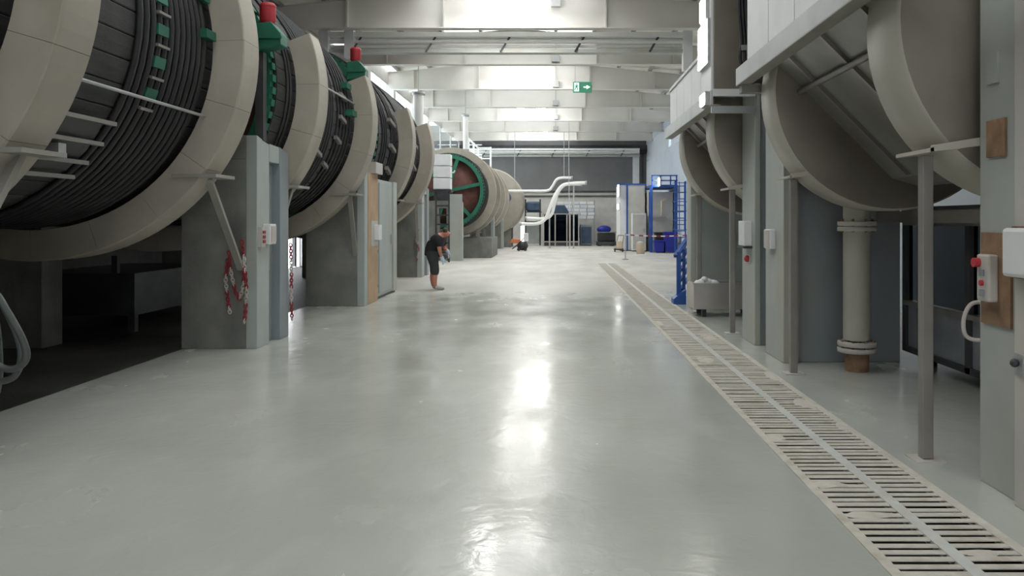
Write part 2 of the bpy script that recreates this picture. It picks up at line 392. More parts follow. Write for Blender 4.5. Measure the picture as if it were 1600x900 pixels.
# right wall: corrugated cladding panels, one mesh datum shared
struct('wall_right_near', MB().box(6.3, 6.45, YB, 10.0, 0, 7.6), 'wall_dark')  # near stretch coloured dark to carry the shade behind the vessel
wr = struct('wall_right', MB().box(6.3, 6.45, 10.0, 28.0, 0, 7.6).box(6.3,6.45,28,YF,0,5.7).box(6.3,6.45,28,YF,6.85,7.6), 'cladding')
wr_mid = MB(); cuts = [28, 36.0, 37.0, 39.6, 40.6, 43.6, 44.6, YF]
for i in range(0, len(cuts), 2): wr_mid.box(6.3, 6.45, cuts[i], cuts[i+1], 5.7, 6.85)
struct('wall_infill', wr_mid, 'cladding', wr)
for k, (a, b) in enumerate(((36.0,37.0),(39.6,40.6),(43.6,44.6))): window(9+k, 'x', 6.36, a, b, 5.7, 6.85, 1, 2)
prof = []
for k in range(5):
    o = k*.2; prof += [(6.295, o), (6.295, o+.06), (6.255, o+.085), (6.255, o+.165), (6.295, o+.19)]
prof += [(6.295, 1.0), (6.30, 1.0), (6.30, 0)]
for (nm, z0, z1, ys) in (('lo', 0, 5.65, range(24, 55)), ('hi', 6.9, 7.3, range(24, 55))):
    me = MB().prism(prof, 'z', z0, z1).mesh('cladding_panel', 'cladding')
    for yy in ys: inst('cladding_panel', me, wr, (0, yy, 0))

# ------------------------------------------------------------------ high-bay lamps
def lamp(x, y, label):
    t = thing('high_bay_lamp', label, 'lamp', (x, y, 7.2), 'high bay lamps under the ridge')
    part('housing', MB().prism([(x-.2, 7.25),(x+.2,7.25),(x+.12,7.42),(x-.12,7.42)], 'y', y-.28, y+.28), 'white', t)
    part('diffuser', MB().box(x-.24, x+.24, y-.3, y+.3, 7.2, 7.25), 'lamp_glow', t)
    part('hanger', MB().bar((x,y,7.42),(x,y,roof_z(x)-.02), .03), 'galv', t)
    return t
for k, yy in enumerate((20.6, 30.6, 40.6, 50.6)):
    for xx in (-1.75, -.72):
        vis = {20.6: 'nearest pair in view at the top edge', 30.6: 'second pair in view', 40.6: 'third pair in view', 50.6: 'pair closest to the far wall'}[yy]
        lamp(xx, yy, 'white rectangular high bay lamp, %s of its %s' % ('left' if xx < -1 else 'right', vis))

# ================================================================== LEFT DRUMS
CX, CZ = -5.55, 3.43
R_IN, R_OUT = 1.93, 2.26
def ring_seg(rin, rout, w, a0, a1, n=4):
    vs = []; fs = []
    for k in range(n+1):
        a = a0+(a1-a0)*k/n
        for (r, yy) in ((rin,-w/2),(rout-.012,-w/2),(rout,-w/2+.012),(rout,w/2-.012),(rout-.012,w/2),(rin,w/2)): vs.append((r*cos(a), yy, r*sin(a)))
    for k in range(n):
        for i in range(6): fs.append((k*6+i, k*6+(i+1) % 6, (k+1)*6+(i+1) % 6, (k+1)*6+i))
    fs += [tuple(range(6)), tuple(n*6+i for i in range(5,-1,-1))]
    mb = MB(); mb.add(vs, fs); return mb
SEG = 12; A_TOP = radians(20.5); SPAN = 2*A_TOP+pi
seg_big = ring_seg(R_IN, R_OUT, .43, -SPAN/SEG/2*.995, SPAN/SEG/2*.995, 6).mesh('panel', 'beige')
def guard_ring(y, label, cx, cz, seg_me, rout, strut_to=None, group='splash guard rings around the left drums'):
    t = thing('splash_guard_ring', label, 'guard ring', (cx, y, 0), group)
    for k in range(SEG):
        a = A_TOP - SPAN*(k+.5)/SEG
        inst('panel', seg_me, t, (0, 0, cz), (0, -a, 0))
    bx, bz = cx+rout*.80, cz-rout*.60
    part('bracket', MB().box(bx-.30, bx+.17, y-.26, y+.24, bz-.015, bz+.02), 'grey_strut', t)
    if strut_to:
        part('strut', MB().bar((bx-.02, y, bz-.015), strut_to, .075, .05), 'grey_strut', t)
    return t
guard_ring(5.61, 'nearest beige splash guard ring, cut by the left edge of the photo', CX, CZ, seg_big, R_OUT, (-3.86, 5.02, 1.05))
guard_ring(8.67, 'second beige splash guard ring, on the far half of the nearest drum', CX, CZ, seg_big, R_OUT, (-3.93, 9.99, 1.0))
guard_ring(11.38, 'third beige splash guard ring, just beyond the pier hung with chains', CX, CZ, seg_big, R_OUT, (-3.86, 10.72, 1.0))
guard_ring(14.62, 'fourth beige splash guard ring, in front of the pier with the orange face', CX, CZ, seg_big, R_OUT, (-3.75, 15.0, .95))
guard_ring(18.68, 'fifth beige splash guard ring, right after the pale tall cabinet', CX, CZ, seg_big, R_OUT, (-3.86, 18.0, 1.3))
guard_ring(21.60, 'sixth beige splash guard ring, behind the bending worker', CX, CZ, seg_big, R_OUT, (-3.9, 22.6, 1.05))

stave_cache = {}
def drum(label, cx, cz, R, y0, y1, hoops, n_st, gear=True, detail=True, group='dark tanning drums in the left row', axle_ext=.45):
    t = thing('tanning_drum', label, 'drum', (cx, y0, 0), group)
    L = y1-y0
    key = (R, round(L,3), n_st)
    if key not in stave_cache:
        hw = pi*R/n_st*.965
        stave_cache[key] = MB().prism([(R-.07,-hw*.95),(R-.008,-hw),(R,-hw*.9),(R+.004,0),(R,hw*.9),(R-.008,hw),(R-.07,hw*.95)], 'y', 0, L).mesh('plank', 'dark_wood')
        # prism on axis y wants (x, z) pairs: x radial, z tangential
    for k in range(n_st):
        inst('plank', stave_cache[key], t, (0, 0, cz), (0, -2*pi*(k+.5)/n_st, 0))
    hm = {}
    for (yy, rr, mm) in hoops:
        if (rr, mm) not in hm:
            hm[(rr, mm)] = MB().tube([((R+rr*.9)*cos(2*pi*q/56), 0, (R+rr*.9)*sin(2*pi*q/56)) for q in range(56)], rr, 6, closed=True).mesh('hoop', mm)
        inst('hoop', hm[(rr, mm)], t, (0, yy-y0, cz))
    for (yy, s) in ((y0, 1), (y1, -1)):
        h = part('drum_head', MB().lathe([(0, yy+.10*s), (R-.075, yy+.10*s), (R-.075, yy+.18*s), (0, yy+.18*s)], (cx, 0, cz), 'y', 48), 'red_head', t, label='red-brown drum head')
        if s > 0 and gear:
            gr = MB(); nT = 72
            for q in range(nT):
                a0, a1 = 2*pi*q/nT, 2*pi*(q+.55)/nT; a2 = 2*pi*(q+1)/nT
                for (u0, u1, ro) in ((a0, a1, R-.01), (a1, a2, R-.05)):
                    pts = [((R-.19)*cos(u0), (R-.19)*sin(u0)), (ro*cos(u0), ro*sin(u0)), (ro*cos(u1), ro*sin(u1)), ((R-.19)*cos(u1), (R-.19)*sin(u1))]
                    gr.prism([(cx+p[0], cz+p[1]) for p in pts], 'y', yy-.12, yy+.06)
            part('gear_ring', gr, 'green', t, label='green toothed gear ring')
            for q in range(3):
                a = radians(12+60*q)
                part('spoke', MB().bar((cx-(R-.15)*cos(a), yy-.02, cz-(R-.15)*sin(a)), (cx+(R-.15)*cos(a), yy-.02, cz+(R-.15)*sin(a)), .12, .14), 'green', t)
    part('axle', MB().tube([(cx, y0-axle_ext, cz), (cx, y0+.2, cz)], .13, 20).tube([(cx, y1-.2, cz), (cx, y1+axle_ext, cz)], .13, 20), 'dark_metal', t)
    return t
def hp(ys, r=.018, m='black_hoop'): return [(y, r, m) for y in ys]
h1 = hp([4.75,4.95,5.2,6.05], .016) + hp([7.05+.115*k for k in range(12)], .03, 'black_hoop') + hp([7.1+.115*k for k in range(0,12,3)], .018, 'brown_hoop') + hp([9.0,9.15,9.3,9.45], .022)
d1 = drum('dark planked tanning drum nearest the camera, top left of the photo', CX, CZ, 1.86, 4.6, 9.72, h1, 54)
# hatch with rails low on the nearest drum, two tie rods and a belt of green lugs
def on_drum(a, r, y): return (CX+r*cos(a), y, CZ+r*sin(a))
a = radians(-38)
hatch = MB()
ha, hb = radians(-46), radians(-31)
hatch.prism([(CX+1.87*cos(ha), CZ+1.87*sin(ha)), (CX+1.95*cos(ha), CZ+1.95*sin(ha)), (CX+1.965*cos((ha+hb)/2), CZ+1.965*sin((ha+hb)/2)), (CX+1.95*cos(hb), CZ+1.95*sin(hb)), (CX+1.87*cos(hb), CZ+1.87*sin(hb))], 'y', 5.95, 6.85)
hd = part('hatch_door', hatch, 'dark_metal', d1)
for ang in (-47, -42, -36, -30): part('hatch_rail', MB().bar(on_drum(radians(ang), 1.985, 5.92), on_drum(radians(ang), 1.985, 6.95), .045, .035), 'post_metal', hd)
part('hatch_latch', MB().box(*sum(([p-.05, p+.05] for p in on_drum(radians(-39), 2.0, 6.4)), [])), 'galv', hd)
for ang in (-58, -63): part('latch', MB().bar(on_drum(radians(ang), 1.92, 6.0), on_drum(radians(ang), 1.92, 6.5), .05), 'post_metal', d1)
part('tie_rod', MB().tube([on_drum(radians(-21.5), 1.98, 5.83), on_drum(radians(-21.5), 1.98, 8.46)], .016, 8), 'galv', d1)
lug = MB().box(-.02, .05, -.10, .10, -.05, .05).mesh('lug', 'green')
lug2 = MB().box(-.02, .055, -.11, .11, -.012, .012).mesh('lug_bolt', 'post_metal')
for q in range(9):
    an = radians(52-9*q)
    inst('lug', lug, d1, (1.87*cos(an), 7.42-4.6, CZ+1.87*sin(an)), (0, -an, 0))
    an -= radians(4.5); inst('lug_bolt', lug2, d1, (1.88*cos(an), 7.42-4.6, CZ+1.88*sin(an)), (0, -an, 0))
for q, yy in enumerate((8.3, 8.3)):
    an = radians(15-12*q); part('clamp', MB().bar(on_drum(an, 1.92, 8.2), on_drum(an, 1.92, 8.42), .12, .09), 'green', d1)
h2 = hp([10.95,11.08,11.7,11.85], .022) + hp([12.0+.13*k for k in range(10)], .026) + hp([13.5,13.7,13.9,14.1,14.3], .02)
d2 = drum('second dark tanning drum in the left row, with a green gear beside the chain-hung pier', CX, CZ, 1.86, 10.60, 14.72, h2, 54)
part('tie_rod', MB().tube([on_drum(radians(8), 1.95, 11.6), on_drum(radians(8), 1.95, 14.4)], .016, 8), 'galv', d2)
for an, yy in ((10,13.6),(-2,13.5),(-13,13.4),(-22,12.6),(-26,12.2),(-27,13.2)): part('latch', MB().bar(on_drum(radians(an),1.91,yy), on_drum(radians(an-2),1.91,yy+.35), .06), 'post_metal', d2)
for an, yy in ((16,13.9),(2,14.0)): part('clamp', MB().bar(on_drum(radians(an),1.93,yy), on_drum(radians(an),1.93,yy+.3), .14,.1), 'green', d2)
h3 = hp([17.0,17.2,17.4,17.9,18.1,18.3], .024) + hp([19.1+.16*k for k in range(12)], .026) + hp([22.0,22.15], .02)
d3 = drum('third dark tanning drum in the left row, behind the pale tall cabinet', CX, CZ, 1.86, 16.7, 22.3, h3, 54)
for an, yy in ((12,17.6),(-5,17.6),(-20,17.7),(5,20.4),(-12,20.5),(20,20.3)): part('latch', MB().bar(on_drum(radians(an),1.92,yy), on_drum(radians(an-3),1.92,yy+.5), .08), 'post_metal', d3)
# smaller drums beyond the gap
SCX, SCZ = -4.5, 2.84
seg_small = ring_seg(1.62, 1.93, .45, -pi/12*.995, pi/12*.995, 5).mesh('panel', 'beige')
def full_ring(y, label, cx=SCX, cz=SCZ):
    t = thing('splash_guard_ring', label, 'guard ring', (cx, y, 0), 'splash guard rings around the left drums')
    for k in range(12): inst('panel', seg_small, t, (0, 0, cz), (0, -2*pi*k/12, 0))
    part('support_leg', MB().bar((cx+1.1, y, cz-1.6), (cx+1.15, y, .86 if y < 38 else 0), .12), 'grey_strut', t)
    part('support_leg', MB().bar((cx-1.1, y, cz-1.6), (cx-1.2, y, 0), .12), 'grey_strut', t)
    return t
drum('smaller tanning drum with a red-brown head and green rim, beyond the white cabinet', SCX, SCZ, 1.56, 33.3, 38.2, hp([33.6,33.8,34.0,36,36.5], .03), 36, group='smaller tanning drums at the far end')
full_ring(34.8, 'pale ring just behind the red-brown drum head with the green rim')
full_ring(37.6, 'pale ring on the far half of the red-headed drum')
drum('smaller tanning drum behind the red-headed one, mostly hidden', SCX, SCZ, 1.56, 40.0, 45.0, hp([40.4,42,43,44], .03), 36, group='smaller tanning drums at the far end')
full_ring(41.2, 'pale guard ring on the near half of the hidden small drum')
full_ring(44.4, 'pale guard ring on the far half of the hidden small drum')
lt = thing('storage_tank', 'pale cylindrical tank last in the left row, near the far wall', 'tank', (-3.95, 48, 0))
part('tank_shell', MB().lathe([(0,0),(1.9,0),(2.0,.1),(2.0,3.2),(1.9,3.3),(0,3.3)], (-3.95, 48.0, 2.75), 'y', 40), 'beige', lt)
for yy in (48.6, 50.5): part('saddle', MB().box(-5.2,-2.7, yy, yy+.4, 0, 1.2), 'concrete', lt)
part('hatch_cover', MB().lathe([(0,-.1),(.3,-.1),(.34,-.05),(.34,0)], (-3.0, 48.0, 3.0), 'y', 20), 'machine_blue', lt)

# ---- piers between the drums
def bearing(t, cx, y0, y1, z0, zc):
    part('bearing_block', MB().prism([(cx-.4,z0),(cx+.4,z0),(cx+.3,zc+.1),(cx+.15,zc+.25),(cx-.15,zc+.25),(cx-.3,zc+.1)], 'y', y0, y1), 'dark_metal', t)
def pier(label, y, w, xr=-3.73, top=2.62, xw=-4.68, second=True, group='piers carrying the left drums', cx=CX, cz=CZ):
    t = thing('drum_pier', label, 'pier', (xr, y, 0), group)
    part('concrete_wall', MB().box(xw, xr-.14, y, y+w, 0, top-.25), 'concrete', t, bevel=.01)
    part('concrete_wall', MB().box(cx-(xr-.14-cx), cx-(xw-cx), y, y+w, 0, top-.25), 'concrete', t, bevel=.01)
    part('cross_beam', MB().box(cx-(xr-.14-cx), xr-.14, y, y+w, top-.25, top+.05), 'concrete', t, bevel=.01)
    bearing(t, cx, y+.05, y+w-.05, top+.05, cz)
    part('column_flange', MB().prism([(y,0),(y+w,0),(y+w,top-.03),(y,top+.05)], 'x', xr-.14, xr), 'pier_grey', t, bevel=.008)
    if second:
        part('column_flange', MB().prism([(y+.78,0),(y+1.12,0),(y+1.12,top-.09),(y+.78,top-.03)], 'x', xr-.12, xr+.02), 'pier_blue', t, bevel=.008)
        part('column_web', MB().box(xr-.13, xr-.09, y+w, y+.78, 0, top-.22), 'pier_blue', t)
        part('column_cap', MB().prism([(y+w-.002,top-.25),(y+.782,top-.25),(y+.782,top-.03),(y+w-.002,top-.02)], 'x', xr-.13, xr+.005), 'pier_grey', t)
        part('lever_rod', MB().tube([(xr-.06, y+w+.13, 2.1),(xr-.06, y+w+.15, .95)], .018, 8), 'galv', t)
    return t
p0 = pier('grey pier at the far left edge with hoses hung on it', 4.55, .44, xr=-3.70, xw=-4.6, second=False)
part('plinth', MB().box(-5.0, -3.93, 4.5, 5.36, 0, .26), 'concrete', p0)
p1 = pier('tall grey pier with a white switch box and red and white chains on it', 10.0, .42)
p2 = pier('dark concrete pier with an orange-brown steel face', 15.0, .25, xr=-3.58, second=False, top=2.55)
part('orange_face', MB().box(-3.75, -3.575, 15.27, 16.1, 0, 2.52), 'orange_wood', p2, label='orange-brown steel face', bevel=.01)
part('top_block', MB().box(-3.8, -3.5, 15.6, 16.2, 2.53, 2.75), 'column_pale', p2)
p3 = pier('grey pier behind the bending worker, after the sixth ring', 22.65, .42, xr=-3.78)
p4 = pier('pale pier in front of the red-brown drum head', 31.9, .4, xr=-3.72, top=2.35, xw=-4.35, second=False, cx=SCX, cz=SCZ)
part('front_panel', MB().box(-4.28, -3.72, 31.86, 31.9, 0, 2.66), 'pier_grey', p4)
single('drum_foundation', MB().box(-4.1, -2.75, 34.5, 37.9, 0, .86), 'concrete', 'low dark concrete foundation block under the red-headed small drum', 'foundation', (-3.4, 34.5, 0), bevel=.02)
pm = pier('grey pier between the two small far drums', 38.9, .4, xr=-3.0, top=2.35, xw=-3.6, second=False, cx=SCX, cz=SCZ)
pn = pier('grey pier after the hidden small drum', 46.0, .4, xr=-3.0, top=2.35, xw=-3.6, second=False, cx=SCX, cz=SCZ)
cab = thing('tall_cabinet', 'tall pale grey-green cabinet beside the orange-faced pier', 'cabinet', (-3.75, 16.3, 0))
part('body', MB().box(-3.9, -3.62, 16.3, 18.1, .05, 2.45), 'pier_grey', cab, bevel=.015)
part('door', MB().box(-3.62, -3.60, 16.36, 17.6, .12, 2.38), 'pier_grey', cab, bevel=.006)
part('edge_flange', MB().box(-3.66, -3.59, 17.72, 18.1, .05, 2.46), 'column_green', cab)
part('handle', MB().box(-3.60, -3.56, 17.45, 17.5, 1.1, 1.3), 'galv', cab)
part('plinth', MB().box(-3.88, -3.63, 16.32, 18.08, 0, .05), 'dark_metal', cab)
bp_ = thing('blue_pipe', 'thin blue upright pipe between the orange face and the pale cabinet', 'pipe', (-3.68, 16.2, 0))
part('pipe_run', MB().tube([(-3.66,16.21,0),(-3.66,16.21,1.35),(-3.72,16.21,1.42)], .035, 10), 'blue', bp_)
for z in (.25, .95): part('clip', MB().box(-3.72,-3.60,16.17,16.25,z,z+.06), 'blue', bp_)
# machinery under the drums, coloured dark to stand for the shade there
vat = thing('under_drum_vat', 'dim low vat with uprights under the nearest drum', 'vat', (-6.4, 12, 0))
part('vat_body', MB().box(-7.6, -6.0, 11.4, 14.2, .25, .85), 'dark_metal', vat)
for x in (-7.5, -6.1): part('leg', MB().box(x-.05, x+.05, 11.5, 11.6, 0, .25), 'dark_metal', vat)
for x in (-7.3, -6.3): part('upright', MB().box(x-.04, x+.04, 11.42, 11.5, .85, 1.1), 'dark_metal', vat)

# ---- drive motors
def motor(label, x, y, z, zbase, ped=True):
    t = thing('gear_motor', label, 'motor', (x, y, zbase), 'red and green gear motors by the left drums')
    part('mounting_post', MB().box(x-.16, x-.06, y-.02, y+.1, zbase, z-.18), 'dark_metal', t)
    part('gearbox', MB().prism([(x-.17,z-.18),(x+.19,z-.10),(x+.19,z+.04),(x+.06,z+.19),(x-.15,z+.16)], 'y', y-.10, y+.16), 'green', t, bevel=.01, label='green gearbox')
    part('gearbox_rib', MB().box(x-.15, x+.21, y-.13, y-.10, z-.03, z+.0), 'green', t)
    part('motor_body', MB().tube([(x-.02,y+.03,z+.17),(x-.02,y+.03,z+.22),(x-.02,y+.03,z+.40)], [.06,.1,.1], 14), 'red', t, label='red motor body')
    part('motor_cap', MB().lathe([(0,.05),(.08,.05),(.105,.02),(.105,0)], (x-.02,y+.03,z+.40), 'z', 14), 'red', t)
    return t
motor('red and green gear motor standing on the chain-hung pier', -3.66, 10.2, 3.93, 2.62)
motor('red and green gear motor above the orange-faced pier', -3.76, 15.1, 4.42, 2.6)

# ---- switch boxes, chains and hoses on the left
sb = thing('switch_box', 'white switch box on the chain-hung grey pier', 'switch box', (-3.73, 10.3, 1.3))
part('box', MB().box(-3.73, -3.63, 10.19, 10.40, 1.30, 1.56), 'white', sb, bevel=.01)
part('cover_plate', MB().box(-3.63, -3.62, 10.21, 10.38, 1.33, 1.53), 'white_plastic', sb)
sb = thing('button_panel', 'small red-marked button panel left of the white switch box on the left pier', 'switch box', (-3.73, 10.08, 1.25))
part('panel', MB().box(-3.73, -3.68, 10.03, 10.15, 1.27, 1.52), 'white_plastic', sb)
for z in (1.32, 1.38, 1.44): part('button', MB().box(-3.68, -3.665, 10.055, 10.125, z, z+.035), 'red_plastic', sb)
sb = thing('switch_box', 'white switch box on the orange-faced pier', 'switch box', (-3.57, 15.5, 1.2))
part('box', MB().box(-3.575, -3.47, 15.75, 16.0, 1.22, 1.52), 'white', sb, bevel=.01)
part('back_plate', MB().box(-3.575, -3.565, 15.5, 16.05, 1.1, 1.6), 'column_pale', sb)
def chain(name, label, pts, n):
    t = thing(name, label, 'chain', pts[0])
    P = [Vector(p) for p in pts]; mbs = (MB(), MB())
    ln = [0]
    for i in range(1, len(P)): ln.append(ln[-1]+(P[i]-P[i-1]).length)
    def at(s):
        for i in range(1, len(P)):
            if s <= ln[i]: return P[i-1].lerp(P[i], (s-ln[i-1])/(ln[i]-ln[i-1]))
        return P[-1]
    for k in range(n):
        s = ln[-1]*(k+.5)/n; c = at(s); d = (at(min(ln[-1], s+.02))-at(max(0, s-.02))).normalized()
        sd = Vector((0,1,0)) if k % 2 else Vector((1,0,0)); hl, hw = ln[-1]/n*.72, .02
        loop = [c+d*hl*cos(2*pi*q/8)+sd*hw*sin(2*pi*q/8) for q in range(8)]
        mbs[(k//5) % 2].tube(loop, .0085, 5, closed=True)
    part('red_links', mbs[0], 'red_plastic', t, label='red links', kind='stuff'); part('white_links', mbs[1], 'white_plastic', t, label='white links', kind='stuff')
chain('barrier_chain', 'red and white chain hanging nearest the switch box on the grey pier', [(-3.90,9.95,1.36),(-3.86,9.94,1.0),(-3.84,9.95,.72),(-3.87,9.95,.33)], 26)
chain('barrier_chain', 'short red and white chain looped left of the long one on the grey pier', [(-4.06,9.94,1.22),(-4.03,9.94,.95),(-3.98,9.94,.72),(-3.93,9.95,.62),(-3.88,9.95,.80),(-3.87,9.95,1.18)], 28)
chain('barrier_chain', 'leftmost red and white chain strand on the grey pier', [(-4.08,9.95,1.12),(-4.10,9.94,.85),(-4.05,9.95,.45)], 17)
chain('barrier_chain', 'red and white chain hanging on the far edge of the grey pier', [(-3.69,11.14,1.28),(-3.675,11.14,.9),(-3.68,11.14,.6),(-3.67,11.14,.22)], 26)
chain('barrier_chain', 'red and white chain bundle on the pier behind the worker', [(-3.88,22.6,1.35),(-3.94,22.58,1.05),(-3.86,22.6,.8),(-3.92,22.6,.45)], 22)
def arc(pts, n=10):      # Catmull-Rom through points
    P = [Vector(p) for p in pts]; P = [P[0]*2-P[1]] + P + [P[-1]*2-P[-2]]; out = []
    for i in range(1, len(P)-2):
        for k in range(n):
            t = k/n; a, b, c, d = P[i-1], P[i], P[i+1], P[i+2]
            out.append(.5*((2*b)+(c-a)*t+(2*a-5*b+4*c-d)*t*t+(3*b-a-3*c+d)*t**3))
    return out + [P[-2]]
hz = thing('hose_coil', 'grey rubber hoses looped on the pier at the far left edge', 'hose', (-3.66, 5.0, .4))
part('hose', MB().tube(arc([(-3.70,5.05,1.26),(-3.62,5.06,1.24),(-3.46,5.07,1.0),(-3.36,5.07,.80),(-3.37,5.07,.70),(-3.47,5.07,.66),(-3.58,5.06,.74),(-3.66,5.06,.98),(-3.70,5.06,1.2)]), .022, 10), 'hose', hz)
part('hose', MB().tube(arc([(-3.70,5.11,1.22),(-3.57,5.12,1.12),(-3.45,5.12,.88),(-3.42,5.12,.72),(-3.47,5.12,.60),(-3.58,5.12,.58),(-3.66,5.11,.68),(-3.70,5.10,.9)]), .022, 10), 'hose', hz)
part('hose', MB().tube(arc([(-3.63,5.16,1.1),(-3.60,5.17,.8),(-3.60,5.17,.55),(-3.66,5.17,.4),(-3.80,5.14,.32),(-3.95,5.1,.30)]), .022, 10), 'hose', hz)
part('hook', MB().box(-3.70, -3.60, 5.0, 5.16, 1.22, 1.26), 'galv', hz)

# ---- white cabinet on ladder-like stand beyond the third drum
wc = thing('panel_cabinet', 'white panelled cabinet on a dark ladder-like stand left of the red-headed drum', 'cabinet', (-4.4, 31, 0))
for x in (-4.62, -4.12): part('leg', MB().box(x-.03, x+.03, 30.9, 30.98, 0, 2.75), 'dark_metal', wc)
for k in range(7): part('rung', MB().box(-4.62, -4.12, 30.92, 30.97, .35+.36*k, .41+.36*k), 'dark_metal', wc)
part('platform', MB().box(-4.75, -4.02, 30.8, 31.5, 2.72, 2.80), 'dark_metal', wc)
for (i, z) in enumerate((2.82, 3.28, 3.74)): part('panel_box', MB().box(-4.72, -4.06, 30.88, 31.4, z, z+.43), 'white', wc, bevel=.012)
part('spout', MB().tube([(-4.06,30.9,3.45),(-3.92,30.9,3.47),(-3.88,30.9,3.55)], .03, 8), 'white_pipe', wc)
# white duct posts and handrail near the bright windows
for (x, y, z0, z1, w, lb) in ((-4.9, 28.6, 4.0, 6.2, .36, 'fat white duct in front of the bright left windows'), (-4.05, 36.0, 4.75, 6.4, .22, 'thin white duct above the red-headed drum')):
    dct = thing('white_duct', lb, 'duct', (x, y, z0))
    part('duct', MB().tube([(x,y,z0),(x,y,z0+.3),(x,y,z1)], w/2, 16), 'white_pipe', dct)
    part('top_collar', MB().lathe([(w/2,0),(w/2+.06,0),(w/2+.06,.1),(w/2,.1)], (x,y,z1-.1), 'z', 18), 'galv', dct)
    part('collar', MB().lathe([(w/2,0),(w/2+.05,0),(w/2+.05,.08),(w/2,.08)], (x,y,z0), 'z', 18), 'galv', dct)
    part('hanger_rod', MB().tube([(x,y,z1-.05),(x,y,roof_z(x))], .02, 6), 'galv', dct)
gr_ = thing('guard_rail', 'white guard rail on the far drums below the roof', 'railing', (-4.2, 41, 4.3))
for x, y in ((-4.35,40.0),(-4.35,42.5),(-4.35,45.0),(-3.65,45.0)): part('post', MB().box(x-.05,x+.05,y-.05,y+.05,4.52,5.75), 'white_pipe', gr_)
for z in (5.1, 5.7): part('rail', MB().bar((-4.35,40,z),(-4.35,45,z), .07).bar((-4.35,45,z),(-3.65,45,z),.07), 'white_pipe', gr_)
part('deck', MB().box(-5.2, -3.6, 39.6, 45.2, 4.42, 4.52), 'white', gr_)
for x, y in ((-3.9,39.7),(-3.9,45.4),(-5.1,39.7),(-5.1,45.4)): part('deck_leg', MB().box(x-.06,x+.06,y-.06,y+.06,0,4.45), 'white', gr_)

# ---- pipe bridge across the hall
def pipe_bridge(y, z, x0, x1, label, r=.05, posts=True):
    t = thing('pipe_bridge', label, 'pipes', (x0, y, z), 'white pipe bridges crossing the hall')
    part('carrier_beam', MB().box(x0, x1, y+.02, y+.30, z, z+.10), 'column_green', t)
    for k, (dy, dz) in enumerate(((.16,.20),(.05,.30),(.22,.40))):
        part('pipe', MB().tube([(x0, y+dy, z+dz), (x1, y+dy, z+dz)], r*(1.0 if k else .8), 10), 'white_pipe', t)
    part('top_beam', MB().box(x0, x1, y-.02, y+.2, z+.44, z+.56), 'white_pipe', t)
    n = 5
    for k in range(n):
        x = x0+(x1-x0)*(k+.5)/n
        part('hanger', MB().bar((x-.12, y+.0, z+.02), (x+.16, y+.1, z+.5), .05), 'dark_metal', t)
    if not posts:
        for x in (x0+1, (x0+x1)/2, x1-.8): part('wall_bracket', MB().box(x-.05, x+.05, y+.2, YF, z+.02, z+.1), 'galv', t)
    if posts:
        for x in (x0+.15, x0+.85, x1-.1):
            part('end_post', MB().box(x-.13, x+.13, y-.05, y+.2, z-.15 if x < 0 else z-.5, 7.55), 'white', t)
        part('junction_box', MB().box(x0+.3, x0+.72, y, y+.25, z+.7, z+1.05), 'orange_wood', t, label='brown junction box')
        part('motor', MB().tube([(x0+.35,y+.1,7.35),(x0+.95,y+.1,7.35)], .14, 12), 'blue', t)
    return t
pipe_bridge(22.1, 6.25, -6.55, 3.75, 'white pipe bridge crossing the hall at the top of the photo')
pipe_bridge(54.2, 5.95, -6.0, 5.7, 'white pipe run along the far wall below the dark beam', posts=False)

# ---- ceiling junction boxes on their cable
for k, yb in enumerate(BAYS[6:12]):
    t = thing('junction_box', 'small grey junction box on the %s roof beam in view' % ('first second third fourth fifth sixth'.split()[k]), 'junction box', (0, yb, 6.9), 'junction boxes along the roof beams')
    zz = 7.35 if k == 0 else 6.86
    part('box', MB().box(-.12, .14, yb-.16, yb-.02, zz, zz+.24), 'galv', t, bevel=.01)
    part('conduit', MB().tube([(.01, yb-.1, zz+.24), (.01, yb-.1, min(7.9, zz+.9))], .02, 6), 'galv', t)
rp = single('hanging_cable', MB().tube([(.72,43.0,7.93),(.72,43.0,4.0),(.74,43.0,.1)], .018, 6), 'galv', 'thin pale cable hanging from roof to floor before the far wall', 'cable', (.72, 43, 0))

# ---- exit sign
ex = thing('exit_sign', 'green exit sign with running figure and arrow hanging from the roof', 'exit sign', (.94, 28, 6.2))
SX, SY, SZ = .94, 28.0, 6.28; SW, SH = .66, .38
part('sign_body', MB().box(SX-SW/2, SX+SW/2, SY, SY+.06, SZ-SH/2, SZ+SH/2), 'sign_green', ex, bevel=.01)
fg = MB(); yq = (SY-.006, SY-.001)
def poly(pts): fg.prism([(SX+x*SW, SZ+z*SH) for x, z in pts], 'y', *yq)
poly([(-.44,-.40),(-.18,-.40),(-.18,.40),(-.44,.40)])                         # doorway
poly([(.06,.06),(.22,.06),(.22,.20),(.42,.0),(.22,-.20),(.22,-.06),(.06,-.06)])   # arrow
part('pictogram', fg, 'sign_glow', ex)
fg = MB(); yq = (SY-.012, SY-.006)
poly([(-.30+.035*cos(2*pi*k/10), .27+.065*sin(2*pi*k/10)) for k in range(10)])
poly([(-.34,.17),(-.27,.19),(-.27,-.02),(-.36,-.05)]); poly([(-.36,-.02),(-.31,-.04),(-.37,-.22),(-.42,-.34),(-.43,-.28)])
poly([(-.31,-.02),(-.26,-.02),(-.22,-.16),(-.28,-.32),(-.31,-.30),(-.27,-.16)]); poly([(-.28,.17),(-.20,.08),(-.22,.03),(-.29,.10)]); poly([(-.34,.16),(-.42,.06),(-.40,.02),(-.33,.09)])
part('running_figure', fg, 'sign_green', ex)
for x in (-.25, .25): part('hanger', MB().bar((SX+x, SY+.03, SZ+SH/2), (SX+x, SY+.03, roof_z(SX)-.02), .018), 'galv', ex)

